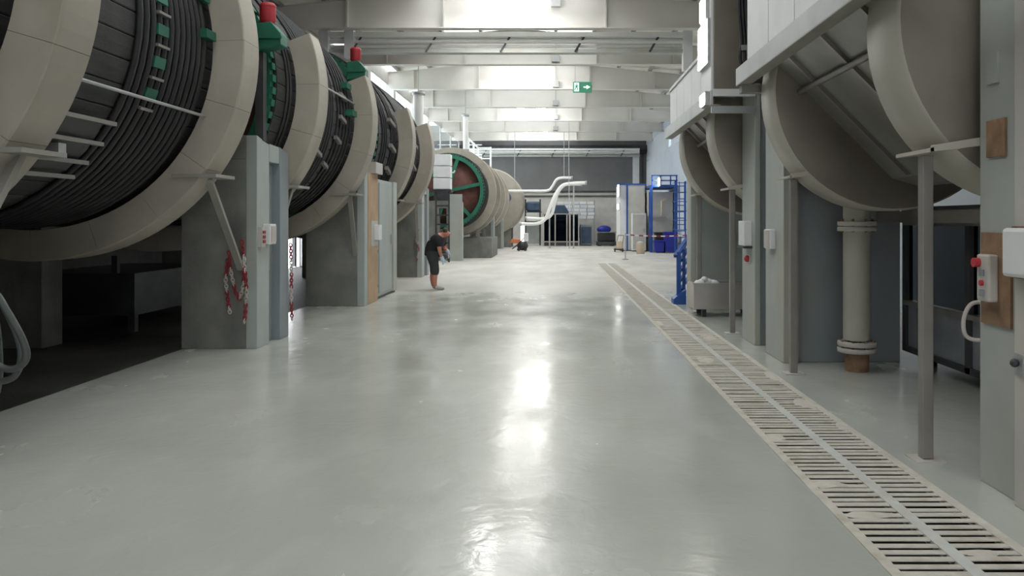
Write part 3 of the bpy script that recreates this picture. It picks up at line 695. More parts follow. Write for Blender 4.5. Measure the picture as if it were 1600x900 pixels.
# ================================================================== RIGHT SIDE
VX, VZ, VR = 3.37, 2.90, 1.20
def vessel(label, ya, yb, ribs):
    """sheet-metal process vessel: two dished end drums and a hopper body with ribs between"""
    t = thing('process_vessel', label, 'vessel', (VX, ya, 0), 'sheet metal vessels on the right')
    for (y0, y1, s) in ((ya, ya+.52, 1), (yb-.5, yb, -1)):
        part('end_band', MB().lathe([(VR-.02,y0),(VR,y0+.02),(VR,y1-.02),(VR-.02,y1)], (VX,0,VZ), 'y', 64), 'vessel_edge', t, label='pale outer band')
        part('end_plate', MB().lathe([(0,y0-.06),(.55,y0-.045),(.95,y0-.02),(VR-.02,y0)], (VX,0,VZ), 'y', 64), 'tan_vessel', t)
        part('end_plate', MB().lathe([(0,y1),(VR-.02,y1)], (VX,0,VZ), 'y', 64), 'tan_vessel', t)
    p = [(2.19,3.25),(2.17,3.19),(3.34,2.02),(3.62,1.94),(4.2,2.1),(4.42,2.9),(4.2,3.6),(2.9,3.75)]
    part('hopper_body', MB().prism(p, 'y', ya+.52, yb-.5), 'hopper_grey', t)
    for y in ribs:
        part('rib', MB().prism([(2.20,3.17),(2.17,3.14),(3.28,2.03),(3.33,2.04)], 'y', y-.02, y+.02), 'post_metal', t)
    part('tie_rod', MB().tube([(2.425,ya+.5,2.88),(2.425,yb-.5,2.88)], .032, 8), 'post_metal', t)
    return t
v1 = vessel('large tan sheet-metal vessel at the top right behind the nearest steel column', 5.08, 8.46, (5.75, 6.62, 7.5))
v2 = vessel('second tan sheet-metal vessel on the right beyond the blue-grey piers', 11.05, 14.1, (11.9, 12.6, 13.3))

pts = [(2.48, 5.36, 'nearest square steel post on the right, with a plate on the floor'), (2.49, 8.38, 'second thin steel post on the right, before the blue-grey pier'), (2.51, 11.36, 'third thin steel post on the right, in front of the steel trough'), (2.52, 14.05, 'farthest pale post on the right, behind the trough')]
for k, (x, y, lb) in enumerate(pts):
    t = thing('support_post', lb, 'post', (x, y, 0), 'steel posts along the drain')
    part('base_plate', MB().box(x-.10, x+.10, y-.09, y+.09, 0, .012), 'column_pale', t)
    part('shaft', MB().box(x-.037, x+.037, y-.037, y+.037, .012, 2.035), 'post_metal', t, bevel=.006)
    part('top_bracket', MB().prism([(x-.14,2.03),(x+.02,2.045),(x+.02,2.07),(x-.14,2.055)], 'y', y-.42, y+.14).prism([(x-.14,2.03),(x+.36,2.09),(x+.36,2.15),(x-.14,2.07)], 'y', y-.415, y-.37), 'vessel_edge', t, label='pale bent top bracket')
    if k == 0: part('bracket_arm', MB().box(x+.30, x+.44, 4.945, 4.985, 2.0, 2.10), 'rust', t)
# piers on the right
rp1 = thing('vessel_pier', 'broad blue-grey pier behind the second thin post on the right', 'pier', (2.6, 9.1, 0), 'blue-grey vessel piers on the right')
part('pier_wall', MB().box(2.66, 3.9, 9.05, 9.4, 0, 2.6), 'pier_blue', rp1, bevel=.008)
part('edge_column', MB().box(2.56, 2.665, 8.98, 9.75, 0, 3.0), 'column_green', rp1, bevel=.008, label='pale edge column')
part('edge_flange', MB().box(2.665, 2.72, 8.95, 9.05, 0, 3.0), 'post_metal', rp1)
rp2 = thing('vessel_pier', 'tall pale blue-grey pier with a small white box, left of the broad one', 'pier', (2.6, 10.3, 0), 'blue-grey vessel piers on the right')
part('pier_wall', MB().box(2.62, 3.9, 10.28, 10.6, 0, 3.35), 'pier_blue', rp2, bevel=.008)
part('edge_column', MB().box(2.555, 2.63, 10.26, 10.95, 0, 3.36), 'column_green', rp2, bevel=.008)
part('slot', MB().box(2.85, 2.92, 10.25, 10.285, .9, 1.9), 'dark_metal', rp2)
rp3 = thing('vessel_pier', 'grey pier under the second vessel behind the trough', 'pier', (2.7, 13.6, 0), 'blue-grey vessel piers on the right')
part('pier_wall', MB().box(2.62, 4.0, 14.6, 14.95, 0, 2.45), 'pier_grey', rp3, bevel=.008)
part('edge_column', MB().box(2.46, 2.62, 14.55, 15.0, 0, 2.5), 'column_green', rp3, bevel=.008)
sb = thing('switch_box', 'small white box on the tall pale blue-grey pier', 'switch box', (2.55, 10.55, 1.3))
part('box', MB().box(2.45, 2.555, 10.4, 10.72, 1.27, 1.60), 'white', sb, bevel=.01)
part('base_flange', MB().box(2.44, 2.556, 10.38, 10.76, 1.24, 1.27), 'dark_metal', sb)
t = thing('stop_button', 'round red button below the white box on the right pier', 'button', (2.55, 10.5, 1.1))
part('button_cap', MB().ball((2.53, 10.55, 1.10), .045, 12), 'red', t); part('button_base', MB().box(2.545, 2.556, 10.5, 10.6, 1.05, 1.15), 'white', t)
sb = thing('switch_box', 'white box on the edge of the broad blue-grey pier', 'switch box', (2.56, 9.5, 1.3))
part('box', MB().box(2.49, 2.56, 9.3, 9.55, 1.27, 1.50), 'white', sb, bevel=.01); part('lid', MB().box(2.483, 2.49, 9.31, 9.54, 1.28, 1.49), 'white_plastic', sb)
# drain pipe
dp = thing('drain_pipe', 'thick flanged grey drain pipe under the nearest vessel', 'pipe', (3.22, 8.55, 0))
part('pipe_body', MB().lathe([(.14,.33),(.14,1.62),(.14,1.95)], (3.22,8.55,0), 'z', 28), 'vessel_edge', dp)
part('stub', MB().lathe([(.125,0),(.125,.20)], (3.22,8.55,0), 'z', 24), 'rust', dp, label='brown lower stub')
for z in (.20, .265, 1.49, 1.545):
    part('flange', MB().lathe([(.10,z),(.195,z),(.2,z+.008),(.2,z+.04),(.195,z+.048),(.10,z+.048)], (3.22,8.55,0), 'z', 28), 'column_pale', dp)
bo = MB()
for z in (.19, 1.48):
    for k in range(8): bo.tube([(3.22+.17*cos(k*pi/4+.2), 8.55+.17*sin(k*pi/4+.2), z), (3.22+.17*cos(k*pi/4+.2), 8.55+.17*sin(k*pi/4+.2), z+.14)], .014, 6)
part('bolts', bo, 'rust', dp, kind='stuff')
# low enclosure with dark panes in the recess
en = thing('machine_enclosure', 'dim grey enclosure with dark glass panes in the recess under the right vessel', 'enclosure', (4.0, 6, 0))
EX = 3.95
ys_ = [5.6, 6.6, 7.62, 8.62, 9.0]
part('core', MB().box(EX+.9, EX+1.0, 5.6, 9.0, .2, 1.70), 'machine_grey', en)
part('top_plate', MB().box(EX-.05, EX+1.0, 5.55, 9.02, 1.70, 1.75), 'machine_grey', en)
part('bottom_rail', MB().box(EX-.03, EX+1.0, 5.6, 9.0, .14, .2), 'dark_metal', en)
for a, b in zip(ys_[:-1], ys_[1:]):
    part('lower_panel', MB().box(EX, EX+.03, a+.04, b-.04, .2, .66), 'machine_grey', en, bevel=.004)
    part('pane', MB().box(EX+.01, EX+.02, a+.05, b-.05, .72, 1.55), 'dark_glass', en)
for y in ys_: part('mullion', MB().box(EX-.03, EX+.05, y-.045, y+.045, .14, 1.70), 'dark_metal', en)
for z in (.66, 1.55): part('rail', MB().box(EX-.04, EX+.05, 5.6, 9.0, z, z+.05), 'post_metal', en)
for y in (5.7, 8.8): part('foot', MB().box(EX+.1, EX+.25, y, y+.12, 0, .14), 'dark_metal', en)
part('lintel', MB().box(EX-.32, EX-.18, 4.9, 9.04, 1.58, 1.70), 'post_metal', en)
for y in (4.98,): part('lintel_leg', MB().box(EX-.3, EX-.2, y-.05, y+.05, 0, 1.58), 'post_metal', en)
# nearest steel column with its fittings
nc = thing('steel_column', 'tall pale green-grey steel column at the right edge of the photo', 'column', (2.6, 4.6, 0))
part('column_web', MB().box(2.62, 2.95, 4.50, 4.94, 0, 6.78), 'column_green', nc, bevel=.006)
part('front_flange', MB().box(2.58, 2.99, 4.02, 4.50, 0, 6.78), 'column_pale', nc, bevel=.006)
part('rust_plate', MB().box(2.605, 2.62, 4.58, 4.90, .98, 1.53), 'rust', nc, label='rusty mounting plate')
part('bracket_plate', MB().box(2.605, 2.62, 4.64, 4.84, 1.98, 2.2), 'rust', nc)
part('bracket_plate', MB().box(2.605, 2.62, 4.72, 4.84, 2.42, 2.60), 'column_green', nc)
t = thing('push_button_box', 'grey push button box with red buttons on the rusty plate of the near column', 'button box', (2.6, 4.75, 1.2))
part('box', MB().box(2.545, 2.605, 4.70, 4.84, 1.12, 1.40), 'column_pale', t, bevel=.012)
part('button', MB().tube([(2.545,4.81,1.35),(2.51,4.81,1.35)], .028, 14), 'red', t, label='red mushroom button')
part('button', MB().tube([(2.545,4.77,1.23),(2.53,4.77,1.23)], .018, 12), 'red', t, label='red button')
for z in (1.17, 1.29): part('button', MB().box(2.535,2.545,4.745,4.795,z-.02,z+.02), 'machine_grey', t, label='grey button')
t = thing('white_box', 'white rounded switch cabinet on the near column, cut by the right edge', 'switch box', (2.58, 4.4, 1.2))
part('box', MB().box(2.50, 2.578, 4.10, 4.49, 1.29, 1.56), 'white', t, bevel=.02)
part('seal', MB().box(2.565, 2.579, 4.09, 4.50, 1.28, 1.57), 'rust', t)
t = single('pull_handle', MB().tube(arc([(2.66,4.95,1.10),(2.60,5.0,1.08),(2.56,5.01,1.0),(2.56,5.01,.90),(2.60,5.0,.86),(2.66,4.95,.86)], 6), .013, 8), 'white_plastic', 'thin bent pale pipe handle at the edge of the near column', 'handle', (2.6, 4.95, .9))
t = thing('door_latch', 'small metal latch low on the near column', 'latch', (2.58, 4.45, .8))
part('latch_plate', MB().box(2.57, 2.58, 4.40, 4.49, .74, .86), 'galv', t); part('latch_knob', MB().ball((2.55,4.445,.81), .025, 10), 'dark_metal', t)

# walkways (channel beams) and the pale sheeting above
def walkway(label, ya, yb, z=3.10, gl=True):
    t = thing('walkway', label, 'walkway', (2.0, ya, z), 'steel walkways over the right vessels')
    part('channel_beam', MB().box(2.0, 2.03, ya, yb, z, z+.17), 'galv', t)
    part('flange', MB().box(2.0, 2.13, ya, yb, z-.012, z), 'grey_strut', t)
    part('flange', MB().box(2.0, 2.13, ya, yb, z+.17, z+.18), 'galv', t)
    return t
w1 = walkway('long grey channel walkway beam crossing the top right corner', 2.0, 8.87)
part('end_bracket', MB().box(2.03, 2.62, 8.72, 8.84, 3.0, 3.09), 'grey_strut', w1)
w2 = walkway('farther grey walkway beam beyond the pale sheet panels', 10.3, 14.6)
part('end_beam', MB().box(2.03, 2.56, 10.24, 10.32, 3.20, 3.29), 'white', w2)
part('end_beam', MB().box(2.0, 2.56, 10.24, 10.30, 2.98, 3.07), 'galv', w2)
def sheet_guard(label, x, ya, yb, z0, z1, n, m='white'):
    t = thing('sheet_guard', label, 'panel', (x, ya, z0), 'pale sheet guards above the right walkways')
    for k in range(n):
        a = ya+(yb-ya)*k/n; b = ya+(yb-ya)*(k+1)/n
        part('sheet', MB().box(x, x+.03, a+.012, b-.012, z0, z1), m, t)
        part('stiffener', MB().box(x+.03, x+.08, a, a+.05, z0, z1), 'galv', t)
    part('top_rail', MB().box(x-.02, x+.06, ya, yb, z1, z1+.05), 'galv', t)
    return t
sheet_guard('white sheet guard standing above the nearest walkway beam', 2.06, 5.2, 8.6, 3.28, 5.0, 4, 'white')
sheet_guard('white sheet guard above the farther walkway beam', 2.08, 10.7, 14.5, 3.28, 3.93, 5, 'white')
tp = thing('tall_duct', 'tall beige duct box rising beside the hanging cables, upper right', 'duct', (2.1, 10.35, 3.3))
part('duct_face', MB().box(2.05, 2.48, 10.34, 11.1, 3.30, 6.9), 'tan_vessel', tp, bevel=.008)
part('duct_side', MB().box(2.02, 2.048, 10.38, 11.1, 3.30, 6.9), 'white', tp)
part('duct_seam', MB().box(2.045, 2.485, 10.325, 10.34, 4.6, 4.64), 'galv', tp)
cl = thing('cable_bundle', 'dark bundle of cables hanging beside the tall beige duct', 'cables', (2.3, 9.6, 3.4))
for k in range(7):
    x = 2.16+.038*k; part('cable', MB().tube(arc([(x, 9.5+.02*(k % 3), 6.9), (x+.01, 9.5, 5.2), (x+.02, 9.5, 4.2), (x+.05, 9.5, 3.75), (x+.06+.02*k, 9.5, 3.45-.02*k), (2.6, 9.55, 3.30-.03*k)], 6), .02, 8), 'rubber', cl)
part('clamp', MB().box(2.2, 2.46, 9.46, 9.56, 3.62, 3.68), 'galv', cl)
# glow panels added in place of glare on the duct, plus a walkway corner lamp
def flood(label, x, y, z, w, h, arm):
    t = thing('floodlight', label, 'lamp', (x, y, z), 'lit work lamps on the right')
    part('lens', MB().box(x-.012, x, y-w/2, y+w/2, z-h/2, z+h/2), 'tube_glow', t)
    part('housing', MB().box(x, x+.05, y-w/2-.02, y+w/2+.02, z-h/2-.02, z+h/2+.02), 'galv', t)
    part('arm', MB().bar((x+.05, y, z), arm, .03), 'galv', t)
flood('large added lamp in place of glare on the tall beige duct, upper right', 1.98, 10.75, 3.95, .62, .55, (2.05, 10.75, 3.95))
flood('small added lamp in place of glare above the large one on the tall beige duct', 1.97, 10.7, 4.42, .35, .28, (2.05, 10.7, 4.42))
flood('small lit lamp at the near end of the farther walkway beam', 1.95, 10.6, 3.2, .3, .14, (2.02, 10.6, 3.2))

# steel trough on legs
tg = thing('steel_trough', 'low stainless steel trough on legs beside the third thin post', 'trough', (2.75, 13.4, 0))
part('tub', MB().box(2.34, 3.4, 13.29, 13.32, .13, .56).box(2.30, 2.34, 13.29, 13.94, .13, .56).box(3.4, 3.44, 13.29, 13.94, .13, .56).box(2.34, 3.4, 13.91, 13.94, .13, .56).box(2.34, 3.4, 13.32, 13.91, .13, .16), 'stainless', tg)
part('rim', MB().box(2.28, 3.46, 13.26, 13.29, .545, .565).box(2.28, 3.46, 13.94, 13.97, .545, .565), 'galv', tg)
for x in (2.48, 3.25):
    for y in (13.34, 13.84): part('leg', MB().box(x-.035, x+.035, y, y+.07, 0, .13), 'dark_metal', tg)
single('plastic_sack', MB().ball((2.55, 13.62, .53), .13, 16, (1.2, .9, .75)).ball((2.43,13.54,.53), .09, 12, (1.1,1,.8)).ball((2.68,13.6,.52), .09, 12, (1.2,1,.9)).ball((2.52,13.55,.60), .06, 10), 'white', 'crumpled white plastic sack lying in the steel trough', 'sack', (2.5, 13.59, .45))

# blue stair rail
br = thing('stair_rail', 'blue steel stair rail with sloping bars beside the drain', 'railing', (2.4, 15.4, 0))
part('post', MB().box(2.33, 2.41, 15.36, 15.44, .12, 1.0), 'blue', br); part('post', MB().box(2.46, 2.52, 15.5, 15.56, .1, 1.05), 'blue', br)
part('foot', MB().prism([(2.26,.0),(2.50,0),(2.50,.28),(2.40,.22),(2.26,.1)], 'y', 15.3, 15.6), 'blue', br)
for k in range(5): 
    z = .96-.19*k; part('sloping_bar', MB().bar((2.36, 15.4, z), (2.70, 16.0, z+.34), .05 if k else .075, .05), 'blue', br)
part('handrail', MB().bar((2.30, 15.35, .92), (2.72, 16.05, 1.36), .07, .06), 'blue', br)
part('post', MB().box(2.67, 2.73, 15.97, 16.05, .0, 1.36), 'blue', br)

# ================================================================== FAR RIGHT: cabins, blue platform, bins
c1 = thing('white_cabin', 'tall white cabin with blue corner strip at the far right', 'cabin', (4.1, 42.5, 0))
part('cabin_body', MB().box(3.42, 4.75, 42.5, 45.0, .05, 3.5), 'white', c1)
part('cabin_front', MB().box(3.84, 4.7, 42.44, 42.5, .1, 3.42), 'wall_pale', c1)
part('corner_strip', MB().box(3.76, 3.84, 42.42, 42.5, .05, 3.5), 'blue', c1)
part('roof_edge', MB().box(3.38, 4.8, 42.4, 45.05, 3.5, 3.58), 'blue', c1)
part('base', MB().box(3.45, 4.72, 42.52, 44.9, 0, .05), 'dark_metal', c1)
c2 = thing('white_cabinet', 'lower white cabinet in front of the tall white cabin', 'cabinet', (4.3, 41.8, 0))
part('body', MB().box(4.0, 4.72, 41.7, 42.3, .06, 2.0), 'white', c2, bevel=.01); part('door', MB().box(4.04, 4.66, 41.68, 41.7, .14, 1.92), 'wall_pale', c2); part('handle', MB().box(4.58,4.62,41.64,41.68,1.0,1.2), 'galv', c2); part('base', MB().box(4.02,4.7,41.72,42.28,0,.06), 'dark_metal', c2)
c3 = thing('white_cabin', 'wide white cabin under the blue platform at the far right', 'cabin', (5.4, 41.5, 0))
part('cabin_body', MB().box(4.86, 6.1, 41.6, 44.0, .05, 3.1), 'wall_pale', c3)
part('corner_strip', MB().box(4.84, 4.90, 41.52, 41.6, .05, 3.1), 'blue', c3)
part('shelf', MB().box(4.95, 5.7, 41.2, 41.6, 1.78, 1.84), 'galv', c3)
part('pipe', MB().tube([(5.5,41.45,1.84),(5.5,41.45,2.6),(5.75,41.45,2.75)], .05, 8), 'bucket', c3)
pf = thing('blue_platform', 'bright blue steel platform above the wide white cabin', 'platform', (5.4, 40.5, 3.3))
part('deck', MB().box(4.83, 6.15, 40.3, 44.2, 3.3, 3.42), 'blue', pf)
for z in (3.6, 3.85): part('rail', MB().box(4.83, 6.15, 40.3, 40.36, z, z+.06), 'blue', pf)
for x in (4.86, 5.3, 5.8, 6.1): part('post', MB().box(x-.03, x+.03, 40.3, 40.36, 3.42, 3.9), 'blue', pf)
part('column', MB().box(4.76, 4.90, 40.3, 40.44, 0, 3.3), 'blue', pf); part('column', MB().box(6.0, 6.14, 40.3, 40.44, 0, 3.3), 'blue', pf)
flood('lit lamp on the rail of the blue platform', 5.2, 40.2, 3.55, .5, .4, (5.25, 40.3, 3.6))
flood('lit lamp on the corner of the tall white cabin', 3.34, 42.6, 3.2, .7, .6, (3.42, 42.6, 3.2))
flood('lower lit lamp on the side of the tall white cabin', 3.36, 43.0, 2.35, .9, .28, (3.42, 43.0, 2.35))
ld = thing('caged_ladder', 'blue caged ladder at the right end of the blue platform', 'ladder', (5.7, 36.2, 0))
for x in (5.42, 5.88): part('rail', MB().box(x-.03, x+.03, 36.2, 36.26, 0, 3.4), 'blue', ld)
for k in range(11): part('rung', MB().box(5.42, 5.88, 36.21, 36.25, .25+.29*k, .29+.29*k), 'blue', ld)
for k in range(6): part('cage_hoop', MB().tube([(5.65+.36*cos(a_), 36.15-.4*sin(a_), 1.2+.42*k) for a_ in [pi*q/10 for q in range(11)]], .018, 6), 'blue', ld)
for k in range(4):
    a_ = pi*(k+1)/5; part('cage_bar', MB().bar((5.65+.36*cos(a_), 36.15-.4*sin(a_), 1.2),(5.65+.36*cos(a_), 36.15-.4*sin(a_), 3.35), .03), 'blue', ld)
def bin_(label, x, y, w, h, lid=True):
    t = thing('waste_bin', label, 'bin', (x, y, 0), 'blue bins at the far right')
    part('body', MB().prism([(x-w*.44,.06),(x+w*.44,.06),(x+w/2,h*.9),(x-w/2,h*.9)], 'y', y, y+.6), 'deep_blue', t, bevel=.02)
    part('lid', MB().box(x-w*.53, x+w*.53, y-.04, y+.64, h*.9, h), 'deep_blue', t, bevel=.02)
    for s in (-1, 1): part('wheel', MB().tube([(x+s*w*.4, y+.5, .09), (x+s*w*.46, y+.5, .09)], .09, 12), 'rubber', t)
bin_('shorter deep blue bin on the left of two by the far white cabin', 5.15, 39.6, .5, .62)
bin_('taller deep blue bin on the right of two by the far white cabin', 5.72, 39.6, .62, 1.05)
t = thing('grey_bin', 'dark grey bin behind the two blue bins', 'bin', (5.35, 40.9, 0)); part('body', MB().box(5.05,5.65,40.55,41.1,.05,.95), 'dark_metal', t, bevel=.02); part('lid', MB().box(5.02,5.68,40.52,41.13,.95,1.02), 'dark_metal', t); part('base', MB().box(5.1,5.6,40.6,41.05,0,.05), 'rubber', t)
bk = thing('bucket', 'beige bucket on the floor by the far lower white cabinet', 'bucket', (4.1, 38.6, 0))
part('tub', MB().lathe([(0,0),(.19,0),(.23,.5),(.25,.52),(.21,.50),(.17,.03),(0,.03)], (4.1,38.6,0), 'z', 20), 'bucket', bk); part('bail', MB().tube([(4.1+.23*cos(pi*q/10), 38.55, .5+.16*sin(pi*q/10)) for q in range(11)], .01, 6), 'galv', bk)
part('cloth', MB().ball((4.1,38.6,.52), .2, 12, (1,1,.5)), 'white_plastic', bk)
hc = thing('hand_cart', 'small brown hand cart standing left of the tall white cabin', 'cart', (3.2, 41, 0))
part('frame', MB().bar((3.1,41,.1),(3.2,41,.85),.05).bar((3.4,41,.1),(3.5,41,.85),.05).bar((3.2,41,.85),(3.5,41,.85),.05), 'orange_wood', hc)
part('tray', MB().box(3.0,3.45,40.8,41.2,.1,.16), 'dark_metal', hc); part('load', MB().box(3.12,3.42,40.85,41.15,.16,.55), 'bucket', hc, bevel=.03)
for x in (3.05,3.45): part('wheel', MB().tube([(x-.03,41.1,.1),(x+.03,41.1,.1)], .1, 12), 'rubber', hc)
tape = thing('barrier_tape', 'red and white barrier tape stretched before the far white cabins', 'tape', (4.4, 33, .9))
for k in range(16):
    x0, x1 = 2.9+.18*k, 2.9+.18*(k+1); z0 = 1.0-.06*sin(pi*k/16); z1 = 1.0-.06*sin(pi*(k+1)/16)
    part('stripe', MB().prism([(x0,z0),(x1,z1),(x1,z1+.05),(x0,z0+.05)], 'y', 33.0, 33.008), 'red_plastic' if k % 2 else 'white', tape)
for x in (2.88, 5.8): part('stand', MB().box(x-.02,x+.02,32.98,33.02,0,1.1).box(x-.12,x+.12,32.88,33.12,0,.03), 'galv', tape)

# ================================================================== FAR END
# glazed partition with dark panes
gp = thing('glazed_partition', 'dark glazed machine partition with pale uprights by the far wall', 'partition', (.2, 50.5, 0))
xs = [-.75, -.02, .72, .92, 1.46]
for x in xs: part('upright', MB().box(x-.035, x+.035, 50.4, 50.5, 0, 2.05), 'column_pale', gp)
for a, b in zip(xs[:-1], xs[1:]):
    part('pane', MB().box(a+.035, b-.035, 50.44, 50.46, .32, 2.0), 'dark_glass', gp); part('kick_panel', MB().box(a+.035, b-.035, 50.43, 50.47, .03, .24), 'dark_metal', gp)
for z in (.25, 2.0): part('rail', MB().box(-.8, 1.5, 50.4, 50.5, z, z+.06), 'column_pale', gp)
mc = thing('dark_machine', 'dark grey-blue machine block behind the far glazed partition', 'machine', (.4, 52, 0))
part('body', MB().box(-.8, 1.5, 51.2, 53.0, 0, 1.9), 'machine_blue', mc, bevel=.03); part('hood', MB().prism([(-.6,1.9),(1.0,1.9),(.6,2.6),(-.2,2.6)], 'y', 51.3, 52.6), 'machine_blue', mc); part('vent', MB().box(1.5,1.56,51.6,52.4,.5,1.2), 'dark_metal', mc)
mb2 = thing('machine_block', 'grey-blue box machine right of the far glazed partition', 'machine', (2.0, 51.5, 0))
part('body', MB().box(1.58, 2.35, 51.3, 52.4, .05, 1.35), 'machine_grey', mb2, bevel=.03); part('door', MB().box(1.65,2.28,51.27,51.3,.15,1.2), 'machine_blue', mb2); part('base', MB().box(1.62,2.3,51.4,52.3,0,.05), 'dark_metal', mb2)
tb = thing('covered_pallet', 'blue tarpaulin heap on a dark pallet at the far right end', 'pallet', (3.2, 51, 0))
part('pallet', MB().box(2.62, 3.85, 50.6, 51.8, .05, .28), 'dark_metal', tb); part('load', MB().box(2.7, 3.8, 50.7, 51.7, .28, .85), 'rubber', tb, bevel=.08); part('tarpaulin', MB().ball((3.1,51.2,1.05), .42, 14, (1.1,.8,.6)), 'deep_blue', tb, label='blue tarpaulin'); part('sheet', MB().box(2.75,3.9,50.66,51.6,.85,.9), 'machine_grey', tb)
for x in (2.8, 3.6): part('block', MB().box(x-.1, x+.1, 50.7, 51.7, 0, .05), 'dark_metal', tb)
pl = thing('white_pallet_stack', 'stack of white and blue crates on a rack above the far partition', 'rack', (1.3, 54, 0))
for x in (.05, 2.6): part('rack_post', MB().box(x-.05,x+.05,53.5,53.6,0,3.0), 'galv', pl)
part('shelf', MB().box(0,2.65,53.4,54.4,1.68,1.74), 'galv', pl)
for r_ in range(5):
    for c_ in range(5):
        part('crate', MB().box(.1+.5*c_+.05*(r_ % 2), .55+.5*c_+.05*(r_ % 2), 53.45, 54.2, 1.75+.24*r_, 1.93+.24*r_), 'white' if (r_+c_) % 3 else 'cladding', pl)
st = thing('supply_rack', 'dark blue and white supplies piled on a rack left of the curved ducts', 'rack', (-1.4, 52, 0))
for x in (-1.95,-1.0): part('rack_post', MB().box(x-.05,x+.05,51.9,52.0,0,3.0), 'dark_metal', st)
part('shelf', MB().box(-2.0,-.9,51.8,52.8,1.5,1.56), 'dark_metal', st); part('shelf', MB().box(-2.0,-.9,51.8,52.8,2.15,2.2), 'dark_metal', st)
part('bale', MB().box(-1.9,-.95,51.9,52.7,2.2,2.85), 'machine_blue', st, bevel=.1); part('white_bale', MB().box(-1.9,-1.2,51.75,52.6,1.95,2.12), 'white', st); part('white_bale', MB().box(-1.7,-1.3,51.75,52.5,1.56,1.75), 'white', st); part('green_panel', MB().box(-1.9,-1.0,51.95,52.1,.1,1.4), 'pier_grey', st)
# curved white ducts
def duct(label, pts, r, y):
    t = thing('curved_duct', label, 'duct', (pts[0][0], y, 0), 'white curved ducts at the far end')
    part('duct_run', MB().tube(arc([(x, y, z) for x, z in pts], 8), r, 14), 'white_pipe', t)
    for (x, z) in (pts[0], pts[-1]):
        part('collar', MB().tube([(x-.05, y, z), (x+.05, y, z)], r*1.25, 14), 'galv', t)
    return t
duct('lower white curved duct rising to the right at the far end', [(-2.0,1.42),(-1.1,1.43),(-.6,1.7),(-.3,2.4),(0.0,3.1),(.4,3.62),(1.0,3.75),(1.75,3.78)], .10, 46.0)
dct2 = duct('middle white curved duct beside the lower one at the far end', [(-1.7,1.75),(-.7,1.72),(-.25,1.95),(-.05,2.6),(.15,3.25),(.5,3.66),(.9,3.72),(1.5,3.72)], .09, 46.4)
dct3 = duct('upper white straight duct bending up at the far end', [(-3.1,3.35),(-1.5,3.35),(-.5,3.37),(-.2,3.6),(.05,4.0),(.35,4.12),(.95,4.12)], .08, 47.0)
part('hanger_rod', MB().tube([(.5,47.0,4.1),(.5,47.0,roof_z(.5))], .02, 6).tube([(-2.4,47.0,3.4),(-2.4,47.0,roof_z(-2.4))], .02, 6), 'galv', dct3)
for x, y, lb in ((1.05,46.2,'thin pale upright carrying the curved white ducts'),(-.35,46.6,'second thin upright under the bend of the curved ducts')):
    t = thing('duct_post', lb, 'post', (x,y,0), 'uprights under the curved ducts'); part('shaft', MB().box(x-.04,x+.04,y-.04,y+.04,0.02,3.62 if x>0 else 2.3), 'galv', t); part('foot', MB().box(x-.12,x+.12,y-.12,y+.12,0,.02), 'galv', t)
# floor machine at far left
fm = thing('floor_machine', 'small black floor machine with an orange cover beside the far tank', 'machine', (-2.0, 42.5, 0))
part('body', MB().ball((-1.75,42.5,.27), .27, 16, (1.1,1,.9)), 'rubber', fm); part('cover', MB().prism([(-2.5,.42),(-1.95,.42),(-1.85,.62),(-2.3,.66)], 'y', 42.35, 42.65), 'orange', fm, label='orange cover', bevel=.03)
part('handle', MB().tube([(-2.3,42.5,.1),(-2.0,42.5,.35),(-1.6,42.5,.75)], .025, 8), 'dark_metal', fm); part('white_tank', MB().box(-1.68,-1.45,42.4,42.6,.5,.95), 'white', fm, bevel=.03)
for x in (-1.95,-1.6): part('wheel', MB().tube([(x,42.3,.09),(x,42.36,.09)], .09, 12), 'rubber', fm)

# ================================================================== WORKER
def skin_obj(name, verts, edges, radii, m, parent, root=0, sub=2):
    me = bpy.data.meshes.new(name); me.from_pydata([tuple(v) for v in verts], edges, []); me.update()
    o = bpy.data.objects.new(name, me); COL.objects.link(o); o.parent = parent
    sk = o.modifiers.new('grow', 'SKIN'); sk.use_smooth_shade = True
    if not me.skin_vertices: me.attributes.new('skin', 'FLOAT', 'POINT') if False else None
    return o, me, sk
def grow(name, chains, m, parent, sub=2):
    """chains: list of list of (x,y,z,rx,ry); first vertex of later chains may name an index into the vertex list"""
    verts, rad, edges = [], [], []
    for ch in chains:
        prev = None
        for p in ch:
            if isinstance(p, int): prev = p; continue
            verts.append(p[:3]); rad.append(p[3:5] if len(p) > 4 else (p[3], p[3])); i = len(verts)-1
            if prev is not None: edges.append((prev, i))
            prev = i
    me = bpy.data.meshes.new(name); me.from_pydata(verts, edges, [])
    o = bpy.data.objects.new(name, me); COL.objects.link(o); o.parent = parent
    sk = o.modifiers.new('grow', 'SKIN'); sk.use_smooth_shade = True
    if not me.skin_vertices:
        bpy.context.view_layer.objects.active = o
        bpy.ops.mesh.customdata_skin_add()
    for i, r in enumerate(rad): me.skin_vertices[0].data[i].radius = r
    me.skin_vertices[0].data[0].use_root = True
    ss = o.modifiers.new('smooth', 'SUBSURF'); ss.levels = sub; ss.render_levels = sub
    # bake to a plain mesh so that the figure is one continuous surface
    dg = bpy.context.evaluated_depsgraph_get(); ev = bpy.data.meshes.new_from_object(o.evaluated_get(dg))
    o.modifiers.clear(); o.data = ev; ev.materials.clear(); ev.materials.append(M[m])
    for p in ev.polygons: p.use_smooth = True
    return o
WXo, WYo = -2.80, 18.6
worker = thing('person', 'bending worker in black t-shirt and dark shorts with pale blue gloves on the floor', 'person', (WXo, WYo, 0))
